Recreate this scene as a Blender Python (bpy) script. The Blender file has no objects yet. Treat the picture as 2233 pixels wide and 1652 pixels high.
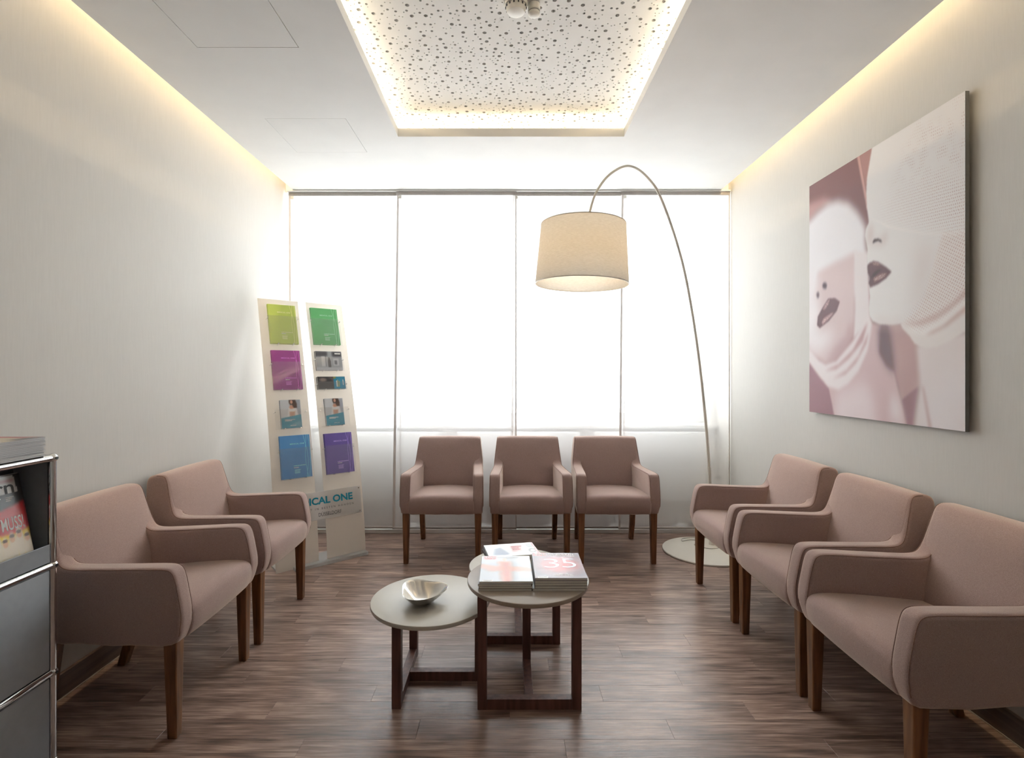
import bpy, bmesh, math, random
import numpy as np
from mathutils import Vector, Matrix
from mathutils.geometry import delaunay_2d_cdt

random.seed(11)
rng = np.random.default_rng(5)
scene = bpy.context.scene
C = scene.collection
PI = math.pi

# ------------------------------------------------------------------ camera, sky, exposure
cam_data = bpy.data.cameras.new('camera')
cam_data.lens = 18.0
cam_data.sensor_width = 36.0
cam_data.shift_x = 0.00515
cam_data.shift_y = -0.0063
cam_data.clip_start = 0.05
cam = bpy.data.objects.new('camera', cam_data)
C.objects.link(cam)
cam.location = (0, 0, 1.30)
cam.rotation_euler = (PI / 2, 0, 0)
scene.camera = cam

world = bpy.data.worlds.new('overcast_sky')
scene.world = world
world.use_nodes = True
_bg = world.node_tree.nodes['Background']
_bg.inputs['Color'].default_value = (0.985, 0.99, 1.0, 1)
_bg.inputs['Strength'].default_value = 8.4

scene.view_settings.view_transform = 'Standard'
scene.view_settings.look = 'None'
scene.view_settings.gamma = 1.0
scene.view_settings.use_curve_mapping = False
scene.view_settings.exposure = 0.1
scene.cycles.max_bounces = 7
scene.cycles.diffuse_bounces = 4
scene.cycles.glossy_bounces = 3
scene.cycles.transmission_bounces = 4
scene.cycles.transparent_max_bounces = 12
scene.cycles.sample_clamp_indirect = 8.0
scene.cycles.use_adaptive_sampling = True
scene.cycles.use_light_tree = False
scene.cycles.caustics_reflective = False
scene.cycles.caustics_refractive = False
scene.cycles.adaptive_threshold = 0.15
scene.cycles.adaptive_min_samples = 30
# light portal in the window opening: guides sky sampling, gives off no light itself
_pt = bpy.data.lights.new('window_portal', 'AREA')
_pt.shape = 'RECTANGLE'
_pt.size, _pt.size_y = 3.50, 1.92
_pt.cycles.is_portal = True
_po = bpy.data.objects.new('window_portal', _pt)
C.objects.link(_po)
_po.location = (0.0, 4.58, 1.80)
_po.rotation_euler = (-PI / 2, 0, 0)

COVE_LED = 105.0      # emission of the wall-side cove strips
COFFER_LED = 34.0    # emission of the strips round the ceiling recess
LAMP_POWER = 1.8

# ------------------------------------------------------------------ room dimensions (metres)
XL, XR = -1.79, 1.795          # side walls
YB, YF = 4.10, -1.20           # plane of the curtains, wall behind the camera
ZC = 2.76                      # suspended ceiling
ZTOP = 3.06                    # structural ceiling above it
GAP = 0.08


# ------------------------------------------------------------------ helpers
def lin(c):
    r = []
    for v in c[:3]:
        v = v / 255.0
        r.append(v / 12.92 if v <= 0.04045 else ((v + 0.055) / 1.055) ** 2.4)
    return (r[0], r[1], r[2], 1.0)


def nd(nt, kind, **kw):
    n = nt.nodes.new(kind)
    for k, v in kw.items():
        setattr(n, k, v)
    return n


def pmat(name, c1, c2=None, scale=(8, 8, 8), rough=0.5, metal=0.0, bump=0.0, bump_scale=None, detail=3.0,
         sheen=0.0, spec=0.5, rand=0.0, contrast=(0.3, 0.7), coat=0.0, rough2=None, per_object=False):
    """Principled material with noise-driven colour, roughness and bump in object space."""
    m = bpy.data.materials.new(name)
    m.use_nodes = True
    nt = m.node_tree
    b = nt.nodes['Principled BSDF']
    b.inputs['Roughness'].default_value = rough
    b.inputs['Metallic'].default_value = metal
    b.inputs['Specular IOR Level'].default_value = spec
    b.inputs['Coat Weight'].default_value = coat
    if sheen:
        b.inputs['Sheen Weight'].default_value = sheen
        b.inputs['Sheen Roughness'].default_value = 0.45
        b.inputs['Sheen Tint'].default_value = (1.0, 0.86, 0.74, 1)
    tc = nd(nt, 'ShaderNodeTexCoord')
    mp = nd(nt, 'ShaderNodeMapping')
    mp.inputs['Scale'].default_value = scale
    nt.links.new(tc.outputs['Object'], mp.inputs['Vector'])
    if per_object:
        oi = nd(nt, 'ShaderNodeObjectInfo')
        mu = nd(nt, 'ShaderNodeMath', operation='MULTIPLY')
        mu.inputs[1].default_value = 60.0
        nt.links.new(oi.outputs['Random'], mu.inputs[0])
        cb = nd(nt, 'ShaderNodeCombineXYZ')
        for i in range(3):
            nt.links.new(mu.outputs[0], cb.inputs[i])
        nt.links.new(cb.outputs[0], mp.inputs['Location'])
    nz = nd(nt, 'ShaderNodeTexNoise')
    nz.inputs['Scale'].default_value = 1.0
    nz.inputs['Detail'].default_value = detail
    nt.links.new(mp.outputs[0], nz.inputs['Vector'])
    rp = nd(nt, 'ShaderNodeValToRGB')
    rp.color_ramp.elements[0].position = contrast[0]
    rp.color_ramp.elements[1].position = contrast[1]
    rp.color_ramp.elements[0].color = lin(c1)
    rp.color_ramp.elements[1].color = lin(c2 or c1)
    nt.links.new(nz.outputs['Fac'], rp.inputs['Fac'])
    out = rp.outputs['Color']
    if rand:
        oi2 = nd(nt, 'ShaderNodeObjectInfo')
        mr = nd(nt, 'ShaderNodeMapRange')
        mr.inputs['To Min'].default_value = 1 - rand
        mr.inputs['To Max'].default_value = 1 + rand
        nt.links.new(oi2.outputs['Random'], mr.inputs['Value'])
        hs = nd(nt, 'ShaderNodeHueSaturation')
        nt.links.new(mr.outputs[0], hs.inputs['Value'])
        nt.links.new(out, hs.inputs['Color'])
        out = hs.outputs['Color']
    nt.links.new(out, b.inputs['Base Color'])
    if rough2 is not None:
        mr2 = nd(nt, 'ShaderNodeMapRange')
        mr2.inputs['To Min'].default_value = rough
        mr2.inputs['To Max'].default_value = rough2
        nt.links.new(nz.outputs['Fac'], mr2.inputs['Value'])
        nt.links.new(mr2.outputs[0], b.inputs['Roughness'])
    if bump:
        bp = nd(nt, 'ShaderNodeBump')
        bp.inputs['Strength'].default_value = bump
        bp.inputs['Distance'].default_value = 0.002
        h = nz.outputs['Fac']
        if bump_scale is not None:
            mp2 = nd(nt, 'ShaderNodeMapping')
            mp2.inputs['Scale'].default_value = bump_scale
            nt.links.new(tc.outputs['Object'], mp2.inputs['Vector'])
            nz2 = nd(nt, 'ShaderNodeTexNoise')
            nz2.inputs['Scale'].default_value = 1.0
            nz2.inputs['Detail'].default_value = 2.0
            nt.links.new(mp2.outputs[0], nz2.inputs['Vector'])
            h = nz2.outputs['Fac']
        nt.links.new(h, bp.inputs['Height'])
        nt.links.new(bp.outputs[0], b.inputs['Normal'])
    return m


def emat(name, rgb, strength):
    m = bpy.data.materials.new(name)
    m.use_nodes = True
    nt = m.node_tree
    nt.nodes.clear()
    e = nd(nt, 'ShaderNodeEmission')
    e.inputs['Color'].default_value = (rgb[0], rgb[1], rgb[2], 1)
    e.inputs['Strength'].default_value = strength
    o = nd(nt, 'ShaderNodeOutputMaterial')
    nt.links.new(e.outputs[0], o.inputs['Surface'])
    return m


def clear_mat(name, tint=(1, 1, 1), gloss=0.08, rough=0.02, haze=0.0):
    """Thin clear sheet: mostly straight-through, some mirror reflection and optional milky haze."""
    m = bpy.data.materials.new(name)
    m.use_nodes = True
    nt = m.node_tree
    nt.nodes.clear()
    t = nd(nt, 'ShaderNodeBsdfTransparent')
    t.inputs['Color'].default_value = (*tint, 1)
    g = nd(nt, 'ShaderNodeBsdfGlossy')
    g.inputs['Roughness'].default_value = rough
    lw = nd(nt, 'ShaderNodeLayerWeight')
    lw.inputs['Blend'].default_value = 0.5
    fr = nd(nt, 'ShaderNodeMath', operation='POWER')
    fr.inputs[1].default_value = 4.0
    nt.links.new(lw.outputs['Facing'], fr.inputs[0])
    ad = nd(nt, 'ShaderNodeMath', operation='MULTIPLY_ADD')
    ad.inputs[1].default_value = 0.45
    ad.inputs[2].default_value = gloss * 0.4
    nt.links.new(fr.outputs[0], ad.inputs[0])
    mx = nd(nt, 'ShaderNodeMixShader')
    nt.links.new(ad.outputs[0], mx.inputs['Fac'])
    nt.links.new(t.outputs[0], mx.inputs[1])
    nt.links.new(g.outputs[0], mx.inputs[2])
    last = mx.outputs[0]
    if haze:
        d = nd(nt, 'ShaderNodeBsdfDiffuse')
        d.inputs['Color'].default_value = (0.86, 0.85, 0.84, 1)
        tl = nd(nt, 'ShaderNodeBsdfTranslucent')
        tl.inputs['Color'].default_value = (0.86, 0.85, 0.84, 1)
        m1 = nd(nt, 'ShaderNodeMixShader')
        nt.links.new(d.outputs[0], m1.inputs[1])
        nt.links.new(tl.outputs[0], m1.inputs[2])
        m2 = nd(nt, 'ShaderNodeMixShader')
        m2.inputs['Fac'].default_value = haze
        nt.links.new(last, m2.inputs[1])
        nt.links.new(m1.outputs[0], m2.inputs[2])
        last = m2.outputs[0]
    o = nd(nt, 'ShaderNodeOutputMaterial')
    nt.links.new(last, o.inputs['Surface'])
    return m


def sheer_mat(name, see_through, rgb, translucent=0.55):
    """Sheer woven cloth: part of the light passes straight, part is scattered through, part reflected."""
    m = bpy.data.materials.new(name)
    m.use_nodes = True
    nt = m.node_tree
    nt.nodes.clear()
    d = nd(nt, 'ShaderNodeBsdfDiffuse')
    tl = nd(nt, 'ShaderNodeBsdfTranslucent')
    for x in (d, tl):
        x.inputs['Color'].default_value = lin(rgb)
    tr = nd(nt, 'ShaderNodeBsdfTransparent')
    m1 = nd(nt, 'ShaderNodeMixShader')
    m1.inputs['Fac'].default_value = translucent
    nt.links.new(d.outputs[0], m1.inputs[1])
    nt.links.new(tl.outputs[0], m1.inputs[2])
    m2 = nd(nt, 'ShaderNodeMixShader')
    m2.inputs['Fac'].default_value = see_through
    nt.links.new(m1.outputs[0], m2.inputs[1])
    nt.links.new(tr.outputs[0], m2.inputs[2])
    o = nd(nt, 'ShaderNodeOutputMaterial')
    nt.links.new(m2.outputs[0], o.inputs['Surface'])
    return m


def print_mat(name, rough=0.5, coat=0.0):
    """Flat print: the picture is a colour attribute on the sheet."""
    m = bpy.data.materials.new(name)
    m.use_nodes = True
    nt = m.node_tree
    b = nt.nodes['Principled BSDF']
    b.inputs['Roughness'].default_value = rough
    b.inputs['Coat Weight'].default_value = coat
    b.inputs['Coat Roughness'].default_value = 0.15
    a = nd(nt, 'ShaderNodeAttribute')
    a.attribute_name = 'print'
    nt.links.new(a.outputs['Color'], b.inputs['Base Color'])
    return m


def wood_floor_mat():
    m = bpy.data.materials.new('wood_plank_floor')
    m.use_nodes = True
    nt = m.node_tree
    L = nt.links
    b = nt.nodes['Principled BSDF']
    tc = nd(nt, 'ShaderNodeTexCoord')
    oi = nd(nt, 'ShaderNodeObjectInfo')
    mu = nd(nt, 'ShaderNodeVectorMath', operation='SCALE')
    mu.inputs[0].default_value = (37.0, 21.0, 5.0)
    L.new(oi.outputs['Random'], mu.inputs['Scale'])
    ad = nd(nt, 'ShaderNodeVectorMath', operation='ADD')
    L.new(tc.outputs['Object'], ad.inputs[0])
    L.new(mu.outputs[0], ad.inputs[1])

    def noise(sx, sy, det, dist=0.0):
        mp = nd(nt, 'ShaderNodeMapping')
        mp.inputs['Scale'].default_value = (sx, sy, 1)
        L.new(ad.outputs[0], mp.inputs['Vector'])
        n = nd(nt, 'ShaderNodeTexNoise')
        n.inputs['Scale'].default_value = 1.0
        n.inputs['Detail'].default_value = det
        n.inputs['Distortion'].default_value = dist
        L.new(mp.outputs[0], n.inputs['Vector'])
        return n
    n1 = noise(3.2, 62, 7, 0.45)     # long streaks
    n2 = noise(9.0, 300, 5)          # fine fibre
    n3 = noise(2.6, 11, 3, 1.2)       # broad clouds
    mxa = nd(nt, 'ShaderNodeMix', data_type='FLOAT')
    mxa.inputs[0].default_value = 0.48
    L.new(n1.outputs['Fac'], mxa.inputs[2])
    L.new(n2.outputs['Fac'], mxa.inputs[3])
    mxb = nd(nt, 'ShaderNodeMix', data_type='FLOAT')
    mxb.inputs[0].default_value = 0.28
    L.new(mxa.outputs[0], mxb.inputs[2])
    L.new(n3.outputs['Fac'], mxb.inputs[3])
    rp = nd(nt, 'ShaderNodeValToRGB')
    e = rp.color_ramp.elements
    e[0].position = 0.40
    e[0].color = lin((94, 75, 66))
    e[1].position = 0.62
    e[1].color = lin((196, 170, 155))
    k = e.new(0.5)
    k.color = lin((145, 119, 107))
    L.new(mxb.outputs[0], rp.inputs['Fac'])
    mr = nd(nt, 'ShaderNodeMapRange')
    mr.inputs['To Min'].default_value = 0.90
    mr.inputs['To Max'].default_value = 1.08
    L.new(oi.outputs['Random'], mr.inputs['Value'])
    hs = nd(nt, 'ShaderNodeHueSaturation')
    L.new(mr.outputs[0], hs.inputs['Value'])
    L.new(rp.outputs[0], hs.inputs['Color'])
    L.new(hs.outputs[0], b.inputs['Base Color'])
    rr = nd(nt, 'ShaderNodeMapRange')
    rr.inputs['To Min'].default_value = 0.22
    rr.inputs['To Max'].default_value = 0.42
    b.inputs['Specular IOR Level'].default_value = 0.7
    L.new(n1.outputs['Fac'], rr.inputs['Value'])
    L.new(rr.outputs[0], b.inputs['Roughness'])
    bp = nd(nt, 'ShaderNodeBump')
    bp.inputs['Strength'].default_value = 0.5
    bp.inputs['Distance'].default_value = 0.0012
    L.new(mxa.outputs[0], bp.inputs['Height'])
    L.new(bp.outputs[0], b.inputs['Normal'])
    return m


M = {
    'wall': pmat('vinyl_wallpaper', (206, 203, 198), (209, 206, 201), (160, 160, 12), rough=0.62, bump=0.03, detail=2),
    'ceil': pmat('matt_ceiling_paint', (232, 231, 229), (236, 235, 233), (4, 4, 4), rough=0.85),
    'white': pmat('white_lacquer', (236, 236, 234), (240, 240, 238), (6, 6, 6), rough=0.4),
    'fleece': pmat('grey_acoustic_fleece', (118, 110, 104), (128, 120, 113), (60, 60, 60), rough=0.95),
    'floor': wood_floor_mat(),
    'subfloor': pmat('dark_underlay', (42, 36, 33), (50, 43, 40), (20, 20, 20), rough=0.9),
    'skirting': pmat('wood_skirting', (82, 66, 59), (112, 92, 83), (30, 1.5, 60), rough=0.45, bump=0.2),
    'sealant': pmat('pale_sealant', (170, 160, 152), (180, 170, 160), (20, 20, 20), rough=0.6),
    'fabric': pmat('rose_brown_weave', (143, 119, 115), (185, 161, 156), (900, 900, 900), rough=0.9, bump=0.25, bump_scale=(26, 26, 26),
                   sheen=0.8, spec=0.2, contrast=(0.36, 0.64), detail=4),
    'piping': pmat('rose_brown_piping', (132, 104, 97), (150, 121, 113), (300, 300, 300), rough=0.9, sheen=0.2, spec=0.2),
    'leg': pmat('stained_beech', (90, 58, 34), (140, 96, 62), (60, 60, 5), rough=0.38, bump=0.15, contrast=(0.3, 0.72), per_object=True),
    'wenge': pmat('dark_walnut', (76, 47, 40), (114, 76, 66), (50, 50, 5), rough=0.42, bump=0.15, per_object=True),
    'tabletop': pmat('greige_lacquer', (203, 199, 190), (207, 203, 194), (12, 12, 12), rough=0.34),
    'tabletop_shaded': pmat('shaded_greige_lacquer', (164, 152, 140), (169, 157, 145), (12, 12, 12), rough=0.3),  # same greige lacquer, darkened: shade from the magazine stacks put into the colour
    'steel': pmat('brushed_steel', (214, 212, 208), (228, 226, 222), (30, 30, 30), rough=0.2, metal=1.0),
    'chrome': pmat('chrome_tube', (225, 226, 228), (230, 231, 233), (5, 5, 5), rough=0.07, metal=1.0),
    'greypanel': pmat('grey_powder_coated_sheet', (150, 156, 163), (155, 161, 168), (40, 40, 40), rough=0.36, spec=0.5),
    'darkpanel': pmat('dark_grey_sheet', (92, 95, 98), (98, 101, 104), (40, 40, 40), rough=0.45),
    'lamp_white': pmat('ivory_lacquer', (226, 221, 210), (230, 225, 214), (5, 5, 5), rough=0.35),
    'paper': pmat('paper_edges', (244, 240, 230), (222, 217, 206), (3, 3, 900), rough=0.8),
    'paper_cool': pmat('cool_paper_edges', (226, 226, 226), (196, 197, 200), (3, 3, 1100), rough=0.8),
    'print_matt': print_mat('matt_print', 0.55),
    'print_gloss': print_mat('glossy_print', 0.32, 0.4),
    'ink_white': pmat('white_ink', (244, 244, 242), (248, 248, 246), (5, 5, 5), rough=0.4),
    'ink_teal': pmat('teal_ink', (0, 130, 158), (0, 136, 164), (5, 5, 5), rough=0.4),
    'ink_dark': pmat('dark_grey_ink', (70, 70, 74), (76, 76, 80), (5, 5, 5), rough=0.4),
    'ink_black': pmat('black_ink', (22, 22, 24), (28, 28, 30), (5, 5, 5), rough=0.4),
    'ink_silver': pmat('silver_ink', (205, 212, 220), (160, 170, 180), (300, 300, 300), rough=0.25, metal=0.4),
    'ink_pale': pmat('pale_grey_ink', (206, 214, 222), (214, 220, 226), (5, 5, 5), rough=0.4),
    'sheet_clear': clear_mat('clear_sheet_back', (0.97, 0.96, 0.94), 0.03),
    'glass': clear_mat('window_glass', (0.97, 0.985, 0.98), 0.04),
    'acrylic': clear_mat('clear_acrylic', (0.99, 0.99, 0.99), 0.10, 0.04, haze=0.06),
    'sign': clear_mat('satin_acrylic_sign', (0.9, 0.9, 0.9), 0.1, 0.25, haze=0.55),
    'acrylbar': clear_mat('thick_clear_acrylic', (0.9, 0.93, 0.93), 0.3, 0.05, haze=0.45),
    'sheer': sheer_mat('sheer_white_voile', 0.42, (248, 248, 249), 0.27),
    'hem': sheer_mat('doubled_voile_hem', 0.03, (212, 206, 202), 0.10),
    'rail': pmat('anodised_rail', (176, 170, 166), (184, 178, 173), (200, 4, 4), rough=0.4),
    'facade': pmat('pale_facade', (206, 208, 212), (214, 216, 220), (0.6, 0.6, 0.6), rough=0.9),
    'facade_glass': pmat('facade_glazing', (150, 160, 172), (168, 176, 186), (0.4, 0.4, 0.4), rough=0.15),
    'asphalt': pmat('grey_pavement', (150, 150, 150), (164, 164, 164), (2, 2, 2), rough=0.9),
    'led_warm': emat('warm_led_strip', (1.0, 0.76, 0.45), COVE_LED),
    'led_coffer': emat('warm_white_led_strip', (1.0, 0.85, 0.60), COFFER_LED),
    'plastic': pmat('white_plastic', (232, 230, 224), (236, 234, 228), (9, 9, 9), rough=0.45),
    'cable': pmat('pale_cable', (206, 202, 194), (212, 208, 200), (9, 9, 9), rough=0.5),
}


def shade_mat():
    m = bpy.data.materials.new('linen_lampshade')
    m.use_nodes = True
    nt = m.node_tree
    nt.nodes.clear()
    tc = nd(nt, 'ShaderNodeTexCoord')
    mp = nd(nt, 'ShaderNodeMapping')
    mp.inputs['Scale'].default_value = (60, 60, 420)
    nt.links.new(tc.outputs['Object'], mp.inputs['Vector'])
    nz = nd(nt, 'ShaderNodeTexNoise')
    nz.inputs['Scale'].default_value = 1.0
    nz.inputs['Detail'].default_value = 4.0
    nt.links.new(mp.outputs[0], nz.inputs['Vector'])
    rp = nd(nt, 'ShaderNodeValToRGB')
    rp.color_ramp.elements[0].position = 0.35
    rp.color_ramp.elements[1].position = 0.65
    rp.color_ramp.elements[0].color = lin((220, 214, 203))
    rp.color_ramp.elements[1].color = lin((238, 233, 224))
    nt.links.new(nz.outputs['Fac'], rp.inputs['Fac'])
    d = nd(nt, 'ShaderNodeBsdfDiffuse')
    nt.links.new(rp.outputs[0], d.inputs['Color'])
    t = nd(nt, 'ShaderNodeBsdfTranslucent')
    t.inputs['Color'].default_value = lin((242, 238, 230))
    mx = nd(nt, 'ShaderNodeMixShader')
    mx.inputs['Fac'].default_value = 0.33
    nt.links.new(d.outputs[0], mx.inputs[1])
    nt.links.new(t.outputs[0], mx.inputs[2])
    o = nd(nt, 'ShaderNodeOutputMaterial')
    nt.links.new(mx.outputs[0], o.inputs['Surface'])
    return m


M['shade'] = shade_mat()


def frosted_mat():
    m = bpy.data.materials.new('frosted_acrylic')
    m.use_nodes = True
    nt = m.node_tree
    nt.nodes.clear()
    tc = nd(nt, 'ShaderNodeTexCoord')
    nz = nd(nt, 'ShaderNodeTexNoise')
    nz.inputs['Scale'].default_value = 5.0
    nt.links.new(tc.outputs['Object'], nz.inputs['Vector'])
    rp = nd(nt, 'ShaderNodeValToRGB')
    rp.color_ramp.elements[0].color = lin((230, 221, 210))
    rp.color_ramp.elements[1].color = lin((236, 227, 216))
    nt.links.new(nz.outputs['Fac'], rp.inputs['Fac'])
    d = nd(nt, 'ShaderNodeBsdfDiffuse')
    t = nd(nt, 'ShaderNodeBsdfTranslucent')
    nt.links.new(rp.outputs[0], d.inputs['Color'])
    nt.links.new(rp.outputs[0], t.inputs['Color'])
    g = nd(nt, 'ShaderNodeBsdfGlossy')
    g.inputs['Roughness'].default_value = 0.25
    m1 = nd(nt, 'ShaderNodeMixShader')
    m1.inputs['Fac'].default_value = 0.40
    nt.links.new(d.outputs[0], m1.inputs[1])
    nt.links.new(t.outputs[0], m1.inputs[2])
    m2 = nd(nt, 'ShaderNodeMixShader')
    m2.inputs['Fac'].default_value = 0.06
    nt.links.new(m1.outputs[0], m2.inputs[1])
    nt.links.new(g.outputs[0], m2.inputs[2])
    o = nd(nt, 'ShaderNodeOutputMaterial')
    nt.links.new(m2.outputs[0], o.inputs['Surface'])
    return m


M['acryl_tape'] = frosted_mat()
_flat = {}


def flat(rgb, rough=0.4):
    key = (rgb, rough)
    if key not in _flat:
        lo = tuple(max(0, v - 5) for v in rgb)
        _flat[key] = pmat('coloured_card', lo, rgb, (14, 14, 14), rough=rough)
    return _flat[key]


class MB:
    """Collects vertices and faces and links them as one mesh object."""

    def __init__(self):
        self.v, self.f = [], []

    def add(self, vs, fs):
        n = len(self.v)
        self.v += [tuple(p) for p in vs]
        self.f += [tuple(i + n for i in f) for f in fs]
        return self

    def box(self, x0, x1, y0, y1, z0, z1):
        vs = [(x, y, z) for z in (z0, z1) for y in (y0, y1) for x in (x0, x1)]
        return self.add(vs, [(0, 2, 3, 1), (4, 5, 7, 6), (0, 1, 5, 4), (2, 6, 7, 3), (0, 4, 6, 2), (1, 3, 7, 5)])

    def bbox(self, x0, x1, y0, y1, z0, z1, r=0.003, seg=2):
        """box with bevelled edges"""
        bm = bmesh.new()
        bmesh.ops.create_cube(bm, size=1.0)
        for v in bm.verts:
            v.co = Vector(((x0 + x1) / 2 + v.co.x * (x1 - x0), (y0 + y1) / 2 + v.co.y * (y1 - y0), (z0 + z1) / 2 + v.co.z * (z1 - z0)))
        bmesh.ops.bevel(bm, geom=bm.edges[:], offset=r, segments=seg, affect='EDGES', profile=0.5)
        bm.verts.index_update()
        self.add([v.co for v in bm.verts], [[v.index for v in f.verts] for f in bm.faces])
        bm.free()
        return self

    def tube(self, pts, r, seg=10, caps=True):
        pts = [Vector(p) for p in pts]
        n = len(pts)
        rs = r if isinstance(r, (list, tuple)) else [r] * n
        t0 = (pts[1] - pts[0]).normalized()
        up = Vector((0, 0, 1)) if abs(t0.z) < 0.9 else Vector((1, 0, 0))
        a = t0.cross(up).normalized()
        vs, fs = [], []
        for i, p in enumerate(pts):
            t = (pts[min(i + 1, n - 1)] - pts[max(i - 1, 0)]).normalized()
            a = (a - t * a.dot(t)).normalized()
            b = t.cross(a)
            for k in range(seg):
                th = 2 * PI * k / seg
                vs.append(p + (a * math.cos(th) + b * math.sin(th)) * rs[i])
        for i in range(n - 1):
            for k in range(seg):
                k2 = (k + 1) % seg
                fs.append((i * seg + k, i * seg + k2, (i + 1) * seg + k2, (i + 1) * seg + k))
        if caps:
            fs.append(tuple(reversed(range(seg))))
            fs.append(tuple((n - 1) * seg + k for k in range(seg)))
        return self.add(vs, fs)

    def lathe(self, prof, c=(0, 0, 0), seg=48, close=False):
        """profile of (radius, z) turned round the z axis through c; radius 0 closes to a point"""
        vs, fs, rows = [], [], []
        for (r, z) in prof:
            if r < 1e-6:
                rows.append([len(vs)])
                vs.append((c[0], c[1], c[2] + z))
            else:
                rows.append(list(range(len(vs), len(vs) + seg)))
                for k in range(seg):
                    th = 2 * PI * k / seg
                    vs.append((c[0] + r * math.cos(th), c[1] + r * math.sin(th), c[2] + z))
        pairs = list(zip(rows[:-1], rows[1:]))
        if close:
            pairs.append((rows[-1], rows[0]))
        for a, b in pairs:
            for k in range(seg):
                k2 = (k + 1) % seg
                if len(a) == 1 and len(b) == 1:
                    continue
                if len(a) == 1:
                    fs.append((a[0], b[k2], b[k]))
                elif len(b) == 1:
                    fs.append((a[k], a[k2], b[0]))
                else:
                    fs.append((a[k], a[k2], b[k2], b[k]))
        return self.add(vs, fs)

    def frustum(self, c0, s0, c1, s1):
        """tapered square post between two centres with side lengths s0, s1 (tuples)"""
        vs = []
        for c, s in ((c0, s0), (c1, s1)):
            for sx, sy in ((-1, -1), (1, -1), (1, 1), (-1, 1)):
                vs.append((c[0] + sx * s[0] / 2, c[1] + sy * s[1] / 2, c[2]))
        return self.add(vs, [(3, 2, 1, 0), (4, 5, 6, 7), (0, 1, 5, 4), (1, 2, 6, 5), (2, 3, 7, 6), (3, 0, 4, 7)])

    def mesh(self, name, mat, smooth=None):
        me = bpy.data.meshes.new(name)
        me.from_pydata(self.v, [], self.f)
        if mat is not None:
            me.materials.append(mat)
        if smooth is not None:
            me.polygons.foreach_set('use_smooth', [True] * len(me.polygons))
            me.set_sharp_from_angle(angle=math.radians(smooth))
        me.update()
        return me

    def build(self, name, mat, parent=None, smooth=None, loc=None):
        return link(name, self.mesh(name, mat, smooth), parent, loc)


def link(name, me, parent=None, loc=None):
    o = bpy.data.objects.new(name, me)
    C.objects.link(o)
    if parent is not None:
        o.parent = parent
    if loc is not None:
        o.location = loc
    return o


def tag(o, label=None, cat=None, group=None, kind=None):
    if label:
        o['label'] = label
    if cat:
        o['category'] = cat
    if group:
        o['group'] = group
    if kind:
        o['kind'] = kind
    return o


def empty(name, loc=(0, 0, 0), rz=0.0, label=None, cat=None, group=None, matrix=None):
    o = bpy.data.objects.new(name, None)
    o.empty_display_size = 0.05
    C.objects.link(o)
    if matrix is not None:
        o.matrix_world = matrix
    else:
        o.location = loc
        o.rotation_euler = (0, 0, rz)
    return tag(o, label, cat, group)


def copy_tree(o, parent=None):
    c = o.copy()
    C.objects.link(c)
    c.parent = parent
    for ch in list(o.children):
        copy_tree(ch, c)
    return c


def struct(o, label=None):
    return tag(o, label, None, None, 'structure')


def ordinal(i):
    return ['first', 'second', 'third', 'fourth', 'fifth', 'sixth', 'seventh', 'eighth', 'ninth', 'tenth', 'eleventh', 'twelfth',
            'thirteenth', 'fourteenth'][i]


# ---- lettering and flat pictures (local x right, y up, print faces +z)
_dg = None


def text_geo(s, w, h, cx=0, cy=0, z=0.0, bold=0.0, spacing=1.0, rot=0.0):
    """flat outline letters fitted into a w x h box centred on (cx, cy)"""
    cu = bpy.data.curves.new('lettering', 'FONT')
    cu.body = s
    cu.size = 1.0
    cu.offset = bold
    cu.space_character = spacing
    cu.resolution_u = 3
    cu.fill_mode = 'FRONT'
    o = bpy.data.objects.new('lettering', cu)
    C.objects.link(o)
    dg = bpy.context.evaluated_depsgraph_get()
    me = bpy.data.meshes.new_from_object(o.evaluated_get(dg))
    co = np.empty(len(me.vertices) * 3)
    me.vertices.foreach_get('co', co)
    co = co.reshape(-1, 3)
    fs = [tuple(p.vertices) for p in me.polygons]
    bpy.data.objects.remove(o)
    bpy.data.curves.remove(cu)
    bpy.data.meshes.remove(me)
    mn, mx = co.min(0), co.max(0)
    x = ((co[:, 0] - mn[0]) / (mx[0] - mn[0]) - 0.5) * w
    y = ((co[:, 1] - mn[1]) / (mx[1] - mn[1]) - 0.5) * h
    cr, sr = math.cos(rot), math.sin(rot)
    X, Y = x * cr - y * sr + cx, x * sr + y * cr + cy
    return [(a, b, z) for a, b in zip(X, Y)], fs


def lettering(items, mat, parent, name='lettering', z=0.0006):
    mb = MB()
    for it in items:
        s, w, h, cx, cy = it[:5]
        kw = it[5] if len(it) > 5 else {}
        if s[0] == '#':                       # print too small to read: broken lines of fine strokes
            n = int(s[1:])
            q = random.Random(len(mb.v) + n)
            rot = kw.get('rot', 0.0)
            cr, sr = math.cos(rot), math.sin(rot)
            for k in range(n):
                y1 = h / 2 - k * h / n
                y0 = y1 - h / n * 0.55
                x, xe = -w / 2, w / 2 * (1 if k == 0 else q.uniform(0.1, 0.9))
                while x < xe - 0.02 * w:
                    x1 = min(x + q.uniform(0.06, 0.2) * w, xe)
                    mb.add([(a * cr - b * sr + cx, a * sr + b * cr + cy, z) for a, b in ((x, y0), (x1, y0), (x1, y1), (x, y1))], [(0, 1, 2, 3)])
                    x = x1 + 0.025 * w
            continue
        v, f = text_geo(s, w, h, cx, cy, z, **kw)
        mb.add(v, f)
    return mb.build(name, mat, parent)


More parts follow.
